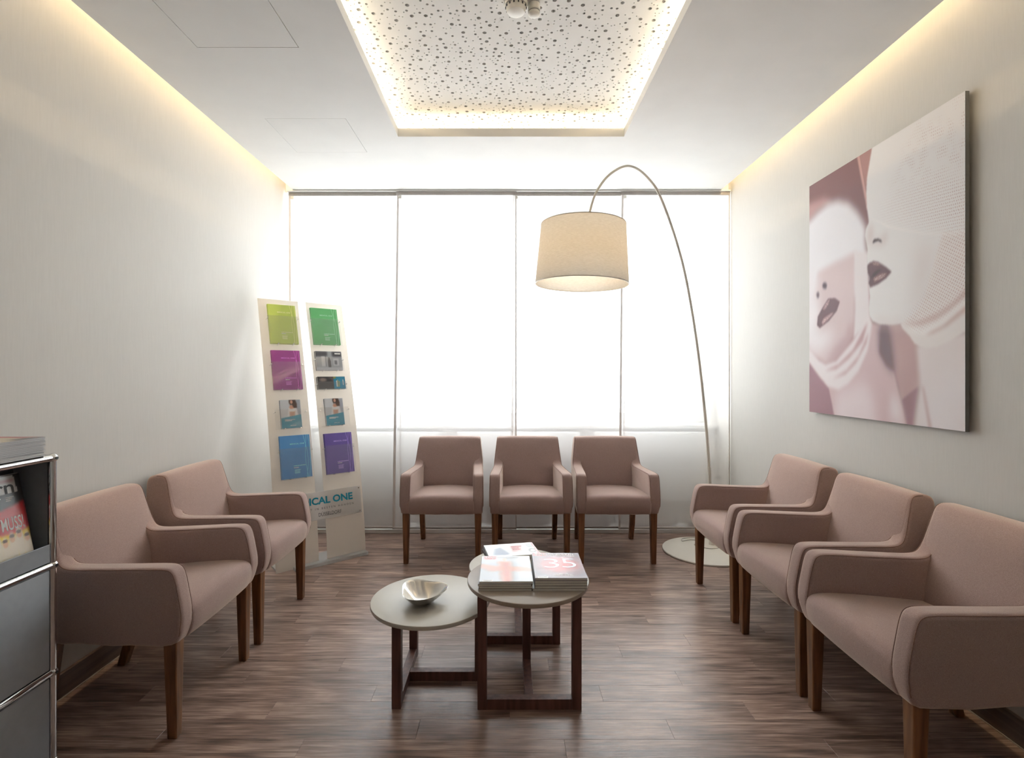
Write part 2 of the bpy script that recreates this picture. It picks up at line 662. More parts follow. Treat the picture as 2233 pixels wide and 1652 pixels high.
def ribbon(pts, w, z):
    vs, fs = [], []
    n = len(pts)
    for i, (x, y) in enumerate(pts):
        x0, y0 = pts[max(i - 1, 0)]
        x1, y1 = pts[min(i + 1, n - 1)]
        d = math.hypot(x1 - x0, y1 - y0)
        nx, ny = -(y1 - y0) / d * w / 2, (x1 - x0) / d * w / 2
        vs += [(x - nx, y - ny, z), (x + nx, y + ny, z)]
    for i in range(n - 1):
        fs.append((2 * i, 2 * i + 2, 2 * i + 3, 2 * i + 1))
    return vs, fs


def blur(a, s):
    """three box blurs, s in pixels"""
    k = int(round(s))
    if k < 1:
        return a
    for _ in range(2):
        for ax in (0, 1):
            p = np.concatenate([np.repeat(np.take(a, [0], ax), k, ax), a, np.repeat(np.take(a, [-1], ax), k, ax)], ax)
            c = np.cumsum(p, ax)
            z = np.zeros_like(np.take(c, [0], ax))
            c = np.concatenate([z, c], ax)
            n = a.shape[ax]
            a = (np.take(c, np.arange(2 * k + 1, 2 * k + 1 + n), ax) - np.take(c, np.arange(0, n), ax)) / (2 * k + 1)
    return a


def inside(U, V, poly):
    r = np.zeros(U.shape, bool)
    n = len(poly)
    for i in range(n):
        x0, y0 = poly[i]
        x1, y1 = poly[(i + 1) % n]
        if y0 == y1:
            continue
        c = (y0 > V) != (y1 > V)
        r ^= c & (U < (x1 - x0) * (V - y0) / (y1 - y0) + x0)
    return r


class Canvas:
    def __init__(self, nx, ny, rgb):
        self.U, self.V = np.meshgrid(np.linspace(0, 1, nx), np.linspace(0, 1, ny))
        self.a = np.empty((ny, nx, 3))
        self.a[:] = rgb

    def mask(self, m, rgb, op=1.0):
        m = (m * op)[..., None]
        self.a = self.a * (1 - m) + np.array(rgb, float) * m

    def poly(self, pts, rgb, soft=1.0, op=1.0):
        self.mask(blur(inside(self.U, self.V, pts).astype(float), soft), rgb, op)

    def blob(self, u, v, ru, rv, rgb, hard=2.0, op=1.0):
        q = ((self.U - u) / ru) ** 2 + ((self.V - v) / rv) ** 2
        self.mask(np.clip((1 - q) * hard, 0, 1), rgb, op)

    def sheet(self, name, w, h, mat, parent=None, z=0.0, fn=None):
        """grid sheet w x h centred on the origin; colours go into the 'print' attribute"""
        ny, nx = self.U.shape
        x = (self.U.ravel() - 0.5) * w
        y = (self.V.ravel() - 0.5) * h
        co = np.stack([x, y, np.full_like(x, z)], 1)
        if fn is not None:
            co = fn(co)
        i = np.arange((ny - 1) * (nx - 1))
        r, c = i // (nx - 1), i % (nx - 1)
        b = r * nx + c
        fs = np.stack([b, b + 1, b + nx + 1, b + nx], 1)
        me = bpy.data.meshes.new(name)
        me.vertices.add(len(co))
        me.vertices.foreach_set('co', co.ravel())
        me.loops.add(fs.size)
        me.loops.foreach_set('vertex_index', fs.ravel().astype(np.int32))
        me.polygons.add(len(fs))
        me.polygons.foreach_set('loop_start', np.arange(0, fs.size, 4, dtype=np.int32))
        me.update(calc_edges=True)
        at = me.attributes.new('print', 'FLOAT_COLOR', 'POINT')
        s = np.clip(self.a.reshape(-1, 3), 0, 255) / 255.0
        l = np.where(s <= 0.04045, s / 12.92, ((s + 0.055) / 1.055) ** 2.4)
        at.data.foreach_set('color', np.concatenate([l, np.ones((len(l), 1))], 1).ravel().astype(np.float32))
        me.materials.append(mat)
        me.validate()
        return link(name, me, parent)


# ================================================================== THE SETTING
# ---- floor: every plank a piece
floor = struct(MB().box(XL - 0.05, XR + 0.05, YF - 0.05, 4.60, -0.06, -0.006).build('floor', M['subfloor']), 'dark brown wood plank floor')
PW, PL = 0.104, 0.92


def plank_mesh(length):
    return MB().bbox(0.0002, length - 0.0002, 0.0001, PW - 0.0001, -0.006, 0.0, r=0.0005, seg=1).mesh('plank', M['floor'])


full_plank = plank_mesh(PL)
y = YF
row = 0
while y < 4.44:
    x = XL
    first = (0.17 + 0.361 * row + random.uniform(-0.04, 0.04)) % PL
    if first < 0.12:
        first += 0.2
    L = first
    while x < XR - 1e-4:
        L = min(L, XR - x)
        me = full_plank if abs(L - PL) < 1e-6 else plank_mesh(L)
        link('plank', me, floor, (x, y, 0))
        x += L
        L = PL
    y += PW
    row += 1

# ---- walls
struct(MB().box(XL - 0.12, XL, YF - 0.12, 4.62, -0.06, ZTOP).build('wall_left', M['wall']), 'off-white papered left wall')
struct(MB().box(XR, XR + 0.12, YF - 0.12, 4.62, -0.06, ZTOP).build('wall_right', M['wall']), 'off-white papered right wall')
struct(MB().box(XL, XR, YF - 0.12, YF, -0.06, ZTOP).build('wall_front', M['wall']), 'plain wall behind the viewer')
struct(MB().box(XL - 0.12, XR + 0.12, YF - 0.12, 4.62, ZTOP, ZTOP + 0.1).build('ceiling_upper', M['ceil']), 'structural ceiling above the suspended one')

# window wall: low parapet, lintel, narrow reveals
wb = MB()
wb.box(XL, XR, 4.40, 4.62, -0.006, 0.82)
wb.box(XL, XR, YB + 0.045, 4.62, 2.755, ZTOP)
wb.box(XL, XL + 0.05, 4.40, 4.62, 0.82, 2.755)
wb.box(XR - 0.05, XR, 4.40, 4.62, 0.82, 2.755)
struct(wb.build('wall_back', M['white']), 'white window wall behind the sheer curtains')


def window(name, x0, x1, z0, z1, bar, label):
    y0, y1 = 4.46, 4.54
    w = empty(name, ((x0 + x1) / 2, 0, 0))
    struct(w, label)
    f = MB()
    f.bbox(x0, x0 + bar, y0, y1, z0, z1, 0.006)
    f.bbox(x1 - bar, x1, y0, y1, z0, z1, 0.006)
    f.bbox(x0 + bar, x1 - bar, y0, y1, z0, z0 + bar, 0.006)
    f.bbox(x0 + bar, x1 - bar, y0, y1, z1 - bar, z1, 0.006)
    o = f.build('window_frame', M['white'], w, 40)
    o.location.x = -w.location.x
    g = MB().box(x0 + bar - 0.01, x1 - bar + 0.01, 4.495, 4.503, z0 + bar - 0.01, z1 - bar + 0.01).build('pane', M['glass'], w)
    g.location.x = -w.location.x
    h = MB()
    h.bbox(x1 - bar * 0.7, x1 - bar * 0.3, y0 - 0.02, y0, (z0 + z1) / 2 - 0.05, (z0 + z1) / 2 + 0.05, 0.004)
    o = h.build('window_handle', M['chrome'], w)
    o.location.x = -w.location.x
    return w


window('window_1', XL + 0.05, -0.53, 0.86, 2.755, 0.07, 'left window with wide fixed pane')
window('window_2', -0.53, 0.64, 0.86, 2.755, 0.085, 'middle window with white frame')
window('window_3', 0.64, XR - 0.05, 0.86, 2.755, 0.09, 'right window with white frame')
struct(MB().bbox(XL + 0.01, XR - 0.01, 4.33, 4.47, 0.825, 0.86, 0.006).build('trim_1', M['white'], None, 40), 'white window sill board')

# skirtings
for side, x0, x1, xs in (('left', XL, XL + 0.014, XL + 0.014), ('right', XR - 0.014, XR, XR - 0.014)):
    b = struct(MB().bbox(x0, x1, YF, YB + 0.04, 0.0, 0.10, 0.004, 1).build('baseboard_' + side, M['skirting']), 'brown wood skirting along the %s wall' % side)
    MB().box(min(xs, xs + (0.004 if side == 'left' else -0.004)), max(xs, xs + (0.004 if side == 'left' else -0.004)), YF, YB + 0.03, 0.0, 0.004).build('sealant_joint', M['sealant'], b)
struct(MB().bbox(XL + 0.016, XR - 0.016, 4.14, 4.175, 0.0, 0.034, 0.003, 1).build('baseboard_back', M['white']), 'low white strip on the floor below the curtains')

# ---- suspended ceiling with recess and two access hatches
COF = (-0.673, 0.7265, 0.55, 3.17)
HATCH = [(-1.392, -0.934, 1.845, 2.303), (-1.392, -0.926, 2.944, 3.397)]
xs = sorted({XL + GAP, XR - GAP, COF[0], COF[1]} | {v for h in HATCH for v in h[:2]})
ys = sorted({YF, YB + 0.045, COF[2], COF[3]} | {v for h in HATCH for v in h[2:]})


def keep(i, j):
    if i < 0 or j < 0 or i >= len(xs) - 1 or j >= len(ys) - 1:
        return False
    cx, cy = (xs[i] + xs[i + 1]) / 2, (ys[j] + ys[j + 1]) / 2
    return not any(h[0] < cx < h[1] and h[2] < cy < h[3] for h in [COF] + HATCH)


mb = MB()
ZS = ZC + 0.05
for i in range(len(xs) - 1):
    for j in range(len(ys) - 1):
        if not keep(i, j):
            continue
        a, b, c, d = xs[i], xs[i + 1], ys[j], ys[j + 1]
        mb.add([(a, c, ZC), (b, c, ZC), (b, d, ZC), (a, d, ZC)], [(3, 2, 1, 0)])
        mb.add([(a, c, ZS), (b, c, ZS), (b, d, ZS), (a, d, ZS)], [(0, 1, 2, 3)])
        for di, dj, p, q in ((-1, 0, (a, c), (a, d)), (1, 0, (b, c), (b, d)), (0, -1, (a, c), (b, c)), (0, 1, (a, d), (b, d))):
            if not keep(i + di, j + dj):
                mb.add([(*p, ZC), (*q, ZC), (*q, ZS), (*p, ZS)], [(0, 1, 2, 3)])
ceiling = struct(mb.build('ceiling', M['ceil']), 'white suspended ceiling with a lit recess')
for h, g in zip(HATCH, (0.0035, 0.002)):
    MB().box(h[0] + g, h[1] - g, h[2] + g, h[3] - g, ZC, ZC + 0.014).build('access_hatch', M['ceil'], ceiling)

# perforated acoustic board in the recess: real holes in three sizes
PX0, PX1, PY0, PY1, ZP = COF[0] - 0.2, COF[1] + 0.2, COF[2] - 0.2, COF[3] + 0.22, 2.892
holes = []
grid = {}


def fits(x, y, r):
    cx, cy = int(x / 0.03), int(y / 0.03)
    for i in range(cx - 2, cx + 3):
        for j in range(cy - 2, cy + 3):
            for (a, b, q) in grid.get((i, j), ()):
                m = 0.0075 if r < 0.005 or q < 0.005 else (0.013 if r < 0.008 or q < 0.008 else 0.04)
                if (a - x) ** 2 + (b - y) ** 2 < (r + q + m) ** 2:
                    return False
    return True


for r, dens in ((0.0092, 125), (0.0062, 235), (0.0031, 480)):
    want = int(dens * (PX1 - PX0) * (PY1 - 1.1))
    tries = 0
    while want > 0 and tries < want * 40 + 4000:
        tries += 1
        x, yy = random.uniform(PX0 + 0.02, PX1 - 0.02), random.uniform(1.1, PY1 - 0.02)
        if fits(x, yy, r):
            holes.append((x, yy, r))
            grid.setdefault((int(x / 0.03), int(yy / 0.03)), []).append((x, yy, r))
            want -= 1
pts = [Vector((PX0, PY0)), Vector((PX1, PY0)), Vector((PX1, PY1)), Vector((PX0, PY1))]
polys = [[0, 1, 2, 3]]
for (x, yy, r) in holes:
    k = 12 if r > 0.008 else (9 if r > 0.005 else 6)
    b = len(pts)
    pts += [Vector((x + r * math.cos(2 * PI * i / k), yy + r * math.sin(2 * PI * i / k))) for i in range(k)]
    polys.append(list(range(b, b + k)))
ov, oe, of, _a, _b, ofs = delaunay_2d_cdt(pts, [], polys, 0, 1e-6)
vs = [(p.x, p.y, ZP) for p in ov]
fs = [tuple(reversed(f)) for f, o in zip(of, ofs) if o == [0] or (0 in o and len(o) == 1)]
nv = len(vs)
for (x, yy, r) in holes:
    k = 12 if r > 0.008 else (9 if r > 0.005 else 6)
    b = len(vs)
    for zz in (ZP, ZP + 0.011):
        vs += [(x + r * math.cos(2 * PI * i / k), yy + r * math.sin(2 * PI * i / k), zz) for i in range(k)]
    for i in range(k):
        j = (i + 1) % k
        fs.append((b + i, b + j, b + k + j, b + k + i))
pm = MB()
pm.add(vs, fs)
board = pm.build('perforated_board', M['ceil'], ceiling)
board['label'] = 'white perforated acoustic board with round holes'
MB().box(PX0, PX1, PY0, PY1, ZP + 0.011, ZP + 0.02).build('acoustic_fleece', M['fleece'], board)

# LED strips: round the recess, and in the coves along both side walls
cl = empty('recess_light', (0, 0, 0), 0, 'warm white light strip running round the ceiling recess', 'light strip')
zb = ZS + 0.001
s = 0.075
for (a, b, c, d) in ((COF[0] - s - 0.012, COF[0] - s, COF[2] - s, COF[3] + s), (COF[1] + s, COF[1] + s + 0.012, COF[2] - s, COF[3] + s),
                     (COF[0] - s, COF[1] + s, COF[3] + s, COF[3] + s + 0.012), (COF[0] - s, COF[1] + s, COF[2] - s - 0.012, COF[2] - s)):
    MB().box(a, b, c, d, zb, zb + 0.006).build('led_strip', M['led_coffer'], cl)
for side, xc in (('left', XL + 0.06), ('right', XR - 0.06)):
    o = MB().box(xc - 0.006, xc + 0.006, YF + 0.05, YB - 0.05, ZTOP - 0.012, ZTOP - 0.002).build('cove_light', M['led_warm'])
    tag(o, 'warm light strip hidden in the ceiling gap along the %s wall' % side, 'light strip', 'cove light strips')

# smoke detector and small sensor on the perforated board
sd = empty('smoke_detector', (0.04, 2.20, ZP), 0, 'larger round white smoke detector on the perforated ceiling board', 'detector')
MB().lathe([(0, -0.002), (0.05, -0.002), (0.052, -0.012), (0.048, -0.02), (0, -0.02)], seg=32).build('base', M['plastic'], sd, 35)
MB().lathe([(0, -0.020), (0.043, -0.021), (0.043, -0.032), (0.036, -0.046), (0.018, -0.052), (0, -0.052)], seg=32).build('dome', M['plastic'], sd, 35)
mb = MB()
for k in range(14):
    th = 2 * PI * k / 14
    mb.box(0.0436 * math.cos(th) - 0.003, 0.0436 * math.cos(th) + 0.003, 0.0436 * math.sin(th) - 0.003, 0.0436 * math.sin(th) + 0.003, -0.031, -0.023)
mb.build('vent_slots', M['ink_dark'], sd)
sn = empty('ceiling_sensor', (0.118, 2.215, ZP), 0, 'smaller round white sensor beside the smoke detector', 'detector')
MB().lathe([(0, -0.002), (0.026, -0.002), (0.027, -0.03), (0.02, -0.034), (0, -0.034)], seg=24).build('base', M['plastic'], sn, 35)
MB().lathe([(0, -0.034), (0.025, -0.035), (0.025, -0.046), (0.016, -0.052), (0, -0.053)], seg=24).build('dome', M['plastic'], sn, 35)
MB().lathe([(0.0215, -0.0338), (0.0258, -0.0338), (0.0258, -0.0352), (0.0215, -0.0352)], seg=24, close=True).build('joint_ring', M['ink_dark'], sn)

# ================================================================== OUTSIDE (seen faintly through the sheers)
bl = empty('office_building', (-7.0, 17.0, -6.0), -0.6, 'pale office block outside, behind the left curtain panels', 'building')
MB().box(-7, 4.5, 0, 6, 0, 19).build('facade', M['facade'], bl)
for r in range(4):
    for c in range(6):
        x0, z0 = -6.4 + c * 1.8, 4.2 + r * 3.4
        f = MB()
        f.box(x0, x0 + 1.3, -0.08, 0.0, z0, z0 + 0.08).box(x0, x0 + 1.3, -0.08, 0.0, z0 + 2.02, z0 + 2.1)
        f.box(x0, x0 + 0.08, -0.08, 0.0, z0 + 0.08, z0 + 2.02).box(x0 + 1.22, x0 + 1.3, -0.08, 0.0, z0 + 0.08, z0 + 2.02)
        w = f.build('window', M['white'], bl)
        MB().box(x0 + 0.08, x0 + 1.22, -0.03, -0.005, z0 + 0.08, z0 + 2.02).build('pane', M['facade_glass'], w)
for r in range(5):
    MB().box(-7.05, 4.55, -0.25, 0, 3.2 + r * 3.4, 3.45 + r * 3.4).build('ledge', M['white'], bl)

# ================================================================== CURTAINS
tr = MB().bbox(XL + 0.03, XR - 0.005, YB - 0.012, YB + 0.04, ZC - 0.012, ZC - 0.001, 0.002, 1).build('curtain_track', M['white'])
tag(tr, 'slim grey aluminium curtain track under the ceiling', 'curtain track')
BX = [XL + 0.035, -0.886, 0.044, 0.915, XR - 0.006]
CL = ['sheer white curtain panel nearest the brochure stand, at the left wall', 'second sheer white curtain panel from the left wall, behind the left back-row chair',
      'third sheer white curtain panel from the left, behind the lampshade', 'sheer white curtain panel at the right wall, behind the lamp pole']
for i in range(4):
    x0, x1 = BX[i], BX[i + 1] + (0.035 if i < 3 else 0)
    yc = YB + (0.004 if i % 2 else 0.022)
    z0, z1 = 0.052, ZC - 0.013
    cp = empty('sheer_curtain', ((x0 + x1) / 2, yc, z0), 0, CL[i], 'curtain', 'sheer curtain panels')
    W, Hh = x1 - x0, z1 - z0
    nx, nz = 40, 60
    vs, fs = [], []
    ph = random.uniform(0, 6)
    skew = (0.0, 0.030, 0.012, 0.022)[i]

    def cloth(u, v):
        e = 4 * u * (1 - u)
        amp = 0.0045 * (1 - v) ** 0.5 + 0.001
        return ((u - 0.5) * W + (1 - u) ** 6 * skew * (-(1 - v) + 0.25 * v), amp * (math.sin(u * 7.5 + ph + v * 1.5) + 0.4 * math.sin(u * 19 + 2 * ph)), v * Hh)
    for b in range(nz + 1):
        for a in range(nx + 1):
            vs.append(cloth(a / nx, b / nz))
    for b in range(nz):
        for a in range(nx):
            k = b * (nx + 1) + a
            fs.append((k, k + 1, k + nx + 2, k + nx + 1))
    MB().add(vs, fs).build('fabric', M['sheer'], cp, 60)
    for u0, u1 in ((0.0, 0.018), (0.988, 1.0)):
        vs, fs = [], []
        for b in range(nz + 1):
            for u in (u0, u1):
                p = cloth(u, b / nz)
                vs.append((p[0], p[1] - 0.0025, p[2]))
        for b in range(nz):
            fs.append((2 * b, 2 * b + 1, 2 * b + 3, 2 * b + 2))
        MB().add(vs, fs).build('side_hem', M['hem'], cp)
    MB().bbox(-W / 2, W / 2, -0.006, 0.005, Hh - 0.026, Hh, 0.002, 1).build('top_strip', M['rail'], cp)
    p = cloth(0.0, 0.0)
    MB().bbox(-W / 2 + min(0, p[0] + W / 2), W / 2, -0.007, 0.007, -0.006, 0.012, 0.003, 1).build('weight_bar', M['rail'], cp)
    MB().bbox(-W / 2 + 0.02, -W / 2 + 0.045, -0.011, -0.006, Hh - 0.055, Hh - 0.03, 0.002, 1).build('clip', M['plastic'], cp)

# radiators standing behind the curtains
for k, (xa, xb, lb) in enumerate(((-1.62, -0.55, 'white low radiator behind the curtains, on the left'), (-0.42, 0.62, 'white low radiator behind the curtains, in the middle'),
                                  (0.74, 1.68, 'white low radiator behind the curtains, on the right'))):
    rd = empty('radiator', ((xa + xb) / 2, 4.352, 0), 0, lb, 'radiator', 'radiators behind the curtains')
    w = (xb - xa) / 2
    MB().bbox(-w, w, -0.04, 0.04, 0.21, 0.80, 0.012, 3).build('panel', M['white'], rd, 40)
    mb = MB()
    n = int(2 * w / 0.03)
    for i in range(n):
        x = -w + 0.02 + i * 0.03
        mb.box(x, x + 0.012, -0.044, -0.039, 0.24, 0.77)
    tag(mb.build('fins', M['white'], rd), None, None, None, 'stuff')
    for x in (-w * 0.55, w * 0.55):
        MB().lathe([(0, 0.001), (0.07, 0.001), (0.07, 0.008), (0.03, 0.016), (0.018, 0.03), (0.018, 0.215), (0, 0.215)], (x, 0, 0), 20).build('foot', M['white'], rd, 40)


# ================================================================== ARMCHAIRS
def chaikin(p, n=2):
    for _ in range(n):
        q = []
        for i in range(len(p)):
            a, b = p[i], p[(i + 1) % len(p)]
            q.append((a[0] * 0.75 + b[0] * 0.25, a[1] * 0.75 + b[1] * 0.25))
            q.append((a[0] * 0.25 + b[0] * 0.75, a[1] * 0.25 + b[1] * 0.75))
        p = q
    return p


def inset(p, d):
    n = len(p)
    r = []
    area = sum(p[i][0] * p[(i + 1) % n][1] - p[(i + 1) % n][0] * p[i][1] for i in range(n))
    sg = 1 if area > 0 else -1
    for i in range(n):
        x0, y0 = p[i - 1]
        x1, y1 = p[(i + 1) % n]
        l = math.hypot(x1 - x0, y1 - y0) or 1
        r.append((p[i][0] - sg * (y1 - y0) / l * d, p[i][1] + sg * (x1 - x0) / l * d))
    return r


def cushion(prof, xa, xb, r, warp, seg=4, mid=3):
    """upholstered slab: a (y, z) profile drawn out along x with rounded rims"""
    rings = []
    for k in range(seg + 1):
        ph = PI / 2 * k / seg
        rings.append((xa + r * (1 - math.cos(ph)), r * (1 - math.sin(ph))))
    for k in range(1, mid):
        rings.append((xa + r + (xb - xa - 2 * r) * k / mid, 0))
    for k in range(seg, -1, -1):
        ph = PI / 2 * k / seg
        rings.append((xb - r * (1 - math.cos(ph)), r * (1 - math.sin(ph))))
    vs, fs = [], []
    n = len(prof)
    for x, d in rings:
        q = inset(prof, d) if d > 1e-9 else prof
        vs += [warp(x, a, b) for a, b in q]
    for i in range(len(rings) - 1):
        for k in range(n):
            j = (k + 1) % n
            fs.append((i * n + k, i * n + j, (i + 1) * n + j, (i + 1) * n + k))
    fs.append(tuple(reversed(range(n))))
    fs.append(tuple((len(rings) - 1) * n + k for k in range(n)))
    return vs, fs


def fix_normals(me):
    bm = bmesh.new()
    bm.from_mesh(me)
    bmesh.ops.recalc_face_normals(bm, faces=bm.faces[:])
    bm.to_mesh(me)
    bm.free()


ARM = chaikin([(-0.262, 0.329), (-0.287, 0.375), (-0.298, 0.44), (-0.285, 0.515), (-0.270, 0.585), (-0.252, 0.607), (-0.215, 0.611), (-0.10, 0.607),
               (0.05, 0.603), (0.120, 0.602), (0.152, 0.612), (0.168, 0.644), (0.190, 0.73), (0.204, 0.788), (0.225, 0.804), (0.275, 0.803), (0.303, 0.789), (0.308, 0.75),
               (0.298, 0.60), (0.275, 0.45), (0.250, 0.329), (0.0, 0.329)])
BACK = chaikin([(0.125, 0.345), (0.132, 0.45), (0.158, 0.60), (0.190, 0.73), (0.204, 0.788), (0.225, 0.804), (0.275, 0.803), (0.303, 0.789), (0.308, 0.75),
                (0.298, 0.60), (0.275, 0.45), (0.250, 0.331), (0.14, 0.331)])
SEAT = chaikin([(-0.262, 0.331), (-0.288, 0.36), (-0.299, 0.41), (-0.290, 0.452), (-0.25, 0.466), (-0.10, 0.462), (0.06, 0.448), (0.16, 0.440), (0.16, 0.345), (0.0, 0.331)])


def arm_warp(s):
    def w(x, y, z):
        t = min(max((y + 0.28) / 0.50, 0), 1)
        xx = x - 0.030 * t - (0.006 if z < 0.4 else 0) - 0.10 * max(0, z - 0.62)
        zz = z + (0.0025 * math.sin(y * 31 + s) if z < 0.345 else 0)
        return (s * xx, y, zz)
    return w


def back_warp(x, y, z):
    f = 1 - 0.22 * max(0, z - 0.60) - 0.02 * (z < 0.4)
    xx = x * f
    puff = 0.014 * (1 - (x / 0.25) ** 2) * (1 if y < 0.23 else 0.2) * max(0, min(1, (z - 0.4) / 0.1)) * max(0, min(1, (0.80 - z) / 0.06))
    return (xx, y - puff, z + 0.004 * (1 - (x / 0.25) ** 2) * (z > 0.78))


def seat_warp(x, y, z):
    t = min(max((y + 0.28) / 0.45, 0), 1)
    xx = x * (1 - 0.10 * t)
    q = 1 - (x / 0.22) ** 2
    return (xx, y - 0.006 * q * (y < -0.24), z + (0.012 * q if z > 0.42 else 0) + (0.003 * math.sin(x * 40) if z < 0.34 else 0))


def seam(prof, x, d, warp, zmin=0.36, ymax=0.172, r=0.0015):
    q = [p for p in inset(prof, d)]
    path = [p for p in q if p[1] > zmin and (p[0] < ymax or (p[1] > 0.62 and p[0] < 0.262))]
    # start at the low front end
    i0 = min(range(len(path)), key=lambda i: path[i][1] + (0 if path[i][0] < 0 else 9))
    path = path[i0:] + path[:i0]
    return MB().tube([warp(x, a, b) for a, b in path], r, 6)


def make_chair():
    root = empty('armchair', (0, 0, 0), 0, None, 'chair', 'rose-brown waiting room armchairs')

    def part(name, geo, mat='fabric'):
        me = MB().add(*geo).mesh(name, M[mat])
        fix_normals(me)
        me.polygons.foreach_set('use_smooth', [True] * len(me.polygons))
        me.set_sharp_from_angle(angle=math.radians(50))
        return link(name, me, root)
    part('seat', cushion(SEAT, -0.222, 0.222, 0.012, seat_warp, 3, 8))
    part('backrest', cushion(BACK, -0.243, 0.243, 0.012, back_warp, 4, 8))
    for s in (-1, 1):
        w = arm_warp(s)
        arm = part('armrest', cushion(ARM, 0.212, 0.284, 0.016, w, 4, 3))
        mb = MB()
        for x in (0.284 - 0.004, 0.212 + 0.004):
            t = seam(ARM, x, 0.004, w)
            mb.add(t.v, t.f)
        mb.build('piping', M['piping'], arm, 60)
    for s in (-1, 1):
        f = MB().frustum((s * 0.245, -0.246, 0.0), (0.033, 0.034), (s * 0.245, -0.243, 0.36), (0.046, 0.048))
        leg(f, root)
        r = MB()
        a = (s * 0.212, 0.275, 0.0), (0.034, 0.036)
        b = (s * 0.212, 0.232, 0.14), (0.038, 0.040)
        c = (s * 0.212, 0.205, 0.36), (0.042, 0.046)
        vs = []
        for (ct, sz) in (a, b, c):
            for sx, sy in ((-1, -1), (1, -1), (1, 1), (-1, 1)):
                vs.append((ct[0] + sx * sz[0] / 2, ct[1] + sy * sz[1] / 2, ct[2]))
        fs = [(3, 2, 1, 0), (8, 9, 10, 11)]
        for k in range(2):
            for i in range(4):
                j = (i + 1) % 4
                fs.append((4 * k + i, 4 * k + j, 4 * k + 4 + j, 4 * k + 4 + i))
        r.add(vs, fs)
        leg(r, root)
    return root


def leg(mb, root, mat='leg', r=0.004, name='leg'):
    me = mb.mesh(name, M[mat])
    bm = bmesh.new()
    bm.from_mesh(me)
    bmesh.ops.bevel(bm, geom=bm.edges[:], offset=r, segments=2, affect='EDGES', profile=0.5)
    bmesh.ops.recalc_face_normals(bm, faces=bm.faces[:])
    bm.to_mesh(me)
    bm.free()
    return link(name, me, root)


CHAIRS = [
    (-0.440, 3.735, 0.0, 'leftmost armchair of the back row against the sheer curtains'),
    (0.1625, 3.735, 0.0, 'middle armchair of the back row against the sheer curtains'),
    (0.756, 3.735, 0.0, 'rightmost armchair of the back row, beside the lamp base'),
    (1.435, 2.915, -PI / 2, 'armchair on the right wall nearest the window and lamp'),
    (1.435, 2.313, -PI / 2, 'middle armchair of the three along the right wall'),
    (1.435, 1.733, -PI / 2, 'nearest armchair on the right wall, cut by the picture edge'),
    (-1.435, 2.074, PI / 2, 'armchair on the left wall beside the grey magazine cabinet'),
    (-1.435, 2.707, PI / 2, 'armchair on the left wall in front of the brochure stand'),
]
chair0 = make_chair()
for i, (x, y, rz, lb) in enumerate(CHAIRS):
    c = chair0 if i == 0 else copy_tree(chair0)
    c.location = (x, y, 0)
    c.rotation_euler = (0, 0, rz + (0.0, 0.01, -0.012, 0.0, 0.008, -0.006, 0.006, -0.01)[i])
    c['label'] = 'rose-brown upholstered ' + lb


# ================================================================== COFFEE TABLES
def coffee_table(loc, rz, h, a, b, span, label, top):
    t = empty('coffee_table', (loc[0], loc[1], 0), rz, label, 'table', 'round side tables in the middle')
    R = 0.25
    th = 0.019
    prof = [(0, h - th), (R - 0.006, h - th), (R - 0.002, h - th + 0.002), (R, h - th + 0.006), (R, h - 0.004), (R - 0.001, h - 0.0012), (R - 0.004, h), (0, h)]
    MB().lathe(prof, seg=96).build('tabletop', M[top], t, 30)
    w = 0.036
    zt = h - th
    for s in (-1, 1):
        leg(MB().box(s * span - w / 2, s * span + w / 2, -a - w / 2, -a + w / 2, 0, zt), t, 'wenge', 0.0018)
    leg(MB().box(-w / 2, w / 2, b - w / 2, b + w / 2, 0, zt), t, 'wenge', 0.0018)
    leg(MB().box(-span + w / 2, span - w / 2, -a - w / 2 + 0.001, -a + w / 2 - 0.001, 0, 0.04), t, 'wenge', 0.0015, 'floor_rail')
    leg(MB().box(-w / 2 + 0.001, w / 2 - 0.001, -a + w / 2, b - w / 2, 0, 0.039), t, 'wenge', 0.0015, 'stretcher')
    return t


coffee_table((0.088, 2.12), 0.0, 0.454, 0.129, 0.155, 0.183, 'tallest round table, in front, carrying the stacked magazines', 'tabletop_shaded')
coffee_table((-0.322, 2.175), -PI / 2, 0.345, 0.105, 0.205, 0.180, 'low round pale table on the left, carrying the metal bowl', 'tabletop')
coffee_table((0.060, 2.60), 0.0, 0.325, 0.133, 0.185, 0.178, 'low round pale table behind the table with the magazines', 'tabletop')

# ---- three-cornered metal bowl
bowl = empty('bowl', (-0.352, 2.128, 0.345), 0.0, 'brushed metal three-cornered bowl on the low left table', 'bowl')


def bowl_surface(k, off):
    vs, fs = [], []
    seg, rows = 72, 14
    for i in range(rows + 1):
        t = i / rows
        for j in range(seg):
            th = 2 * PI * j / seg
            lobe = math.cos(3 * (th - 0.20))
            rim = 0.094 + 0.011 * lobe + 0.003 * math.cos(th - 0.3)
            zr = 0.056 + 0.003 * lobe + 0.004 * math.sin(th)
            r = 0.026 + (rim - 0.026) * (t ** 0.85) - off * (0.6 if t < 0.98 else 0.0)
            z = zr * (t ** 1.25) + off * (1 if t < 0.98 else 0.0)
            vs.append((r * math.cos(th), r * math.sin(th), z))
    for i in range(rows):
        for j in range(seg):
            j2 = (j + 1) % seg
            q = (i * seg + j, i * seg + j2, (i + 1) * seg + j2, (i + 1) * seg + j)
            fs.append(q if k else tuple(reversed(q)))
    fs.append(tuple(reversed(range(seg))) if k else tuple(range(seg)))
    return vs, fs


MB().add(*bowl_surface(1, 0.0)).build('outer_shell', M['steel'], bowl, 50)
MB().add(*bowl_surface(0, 0.0022)).build('inner_shell', M['steel'], bowl, 50)


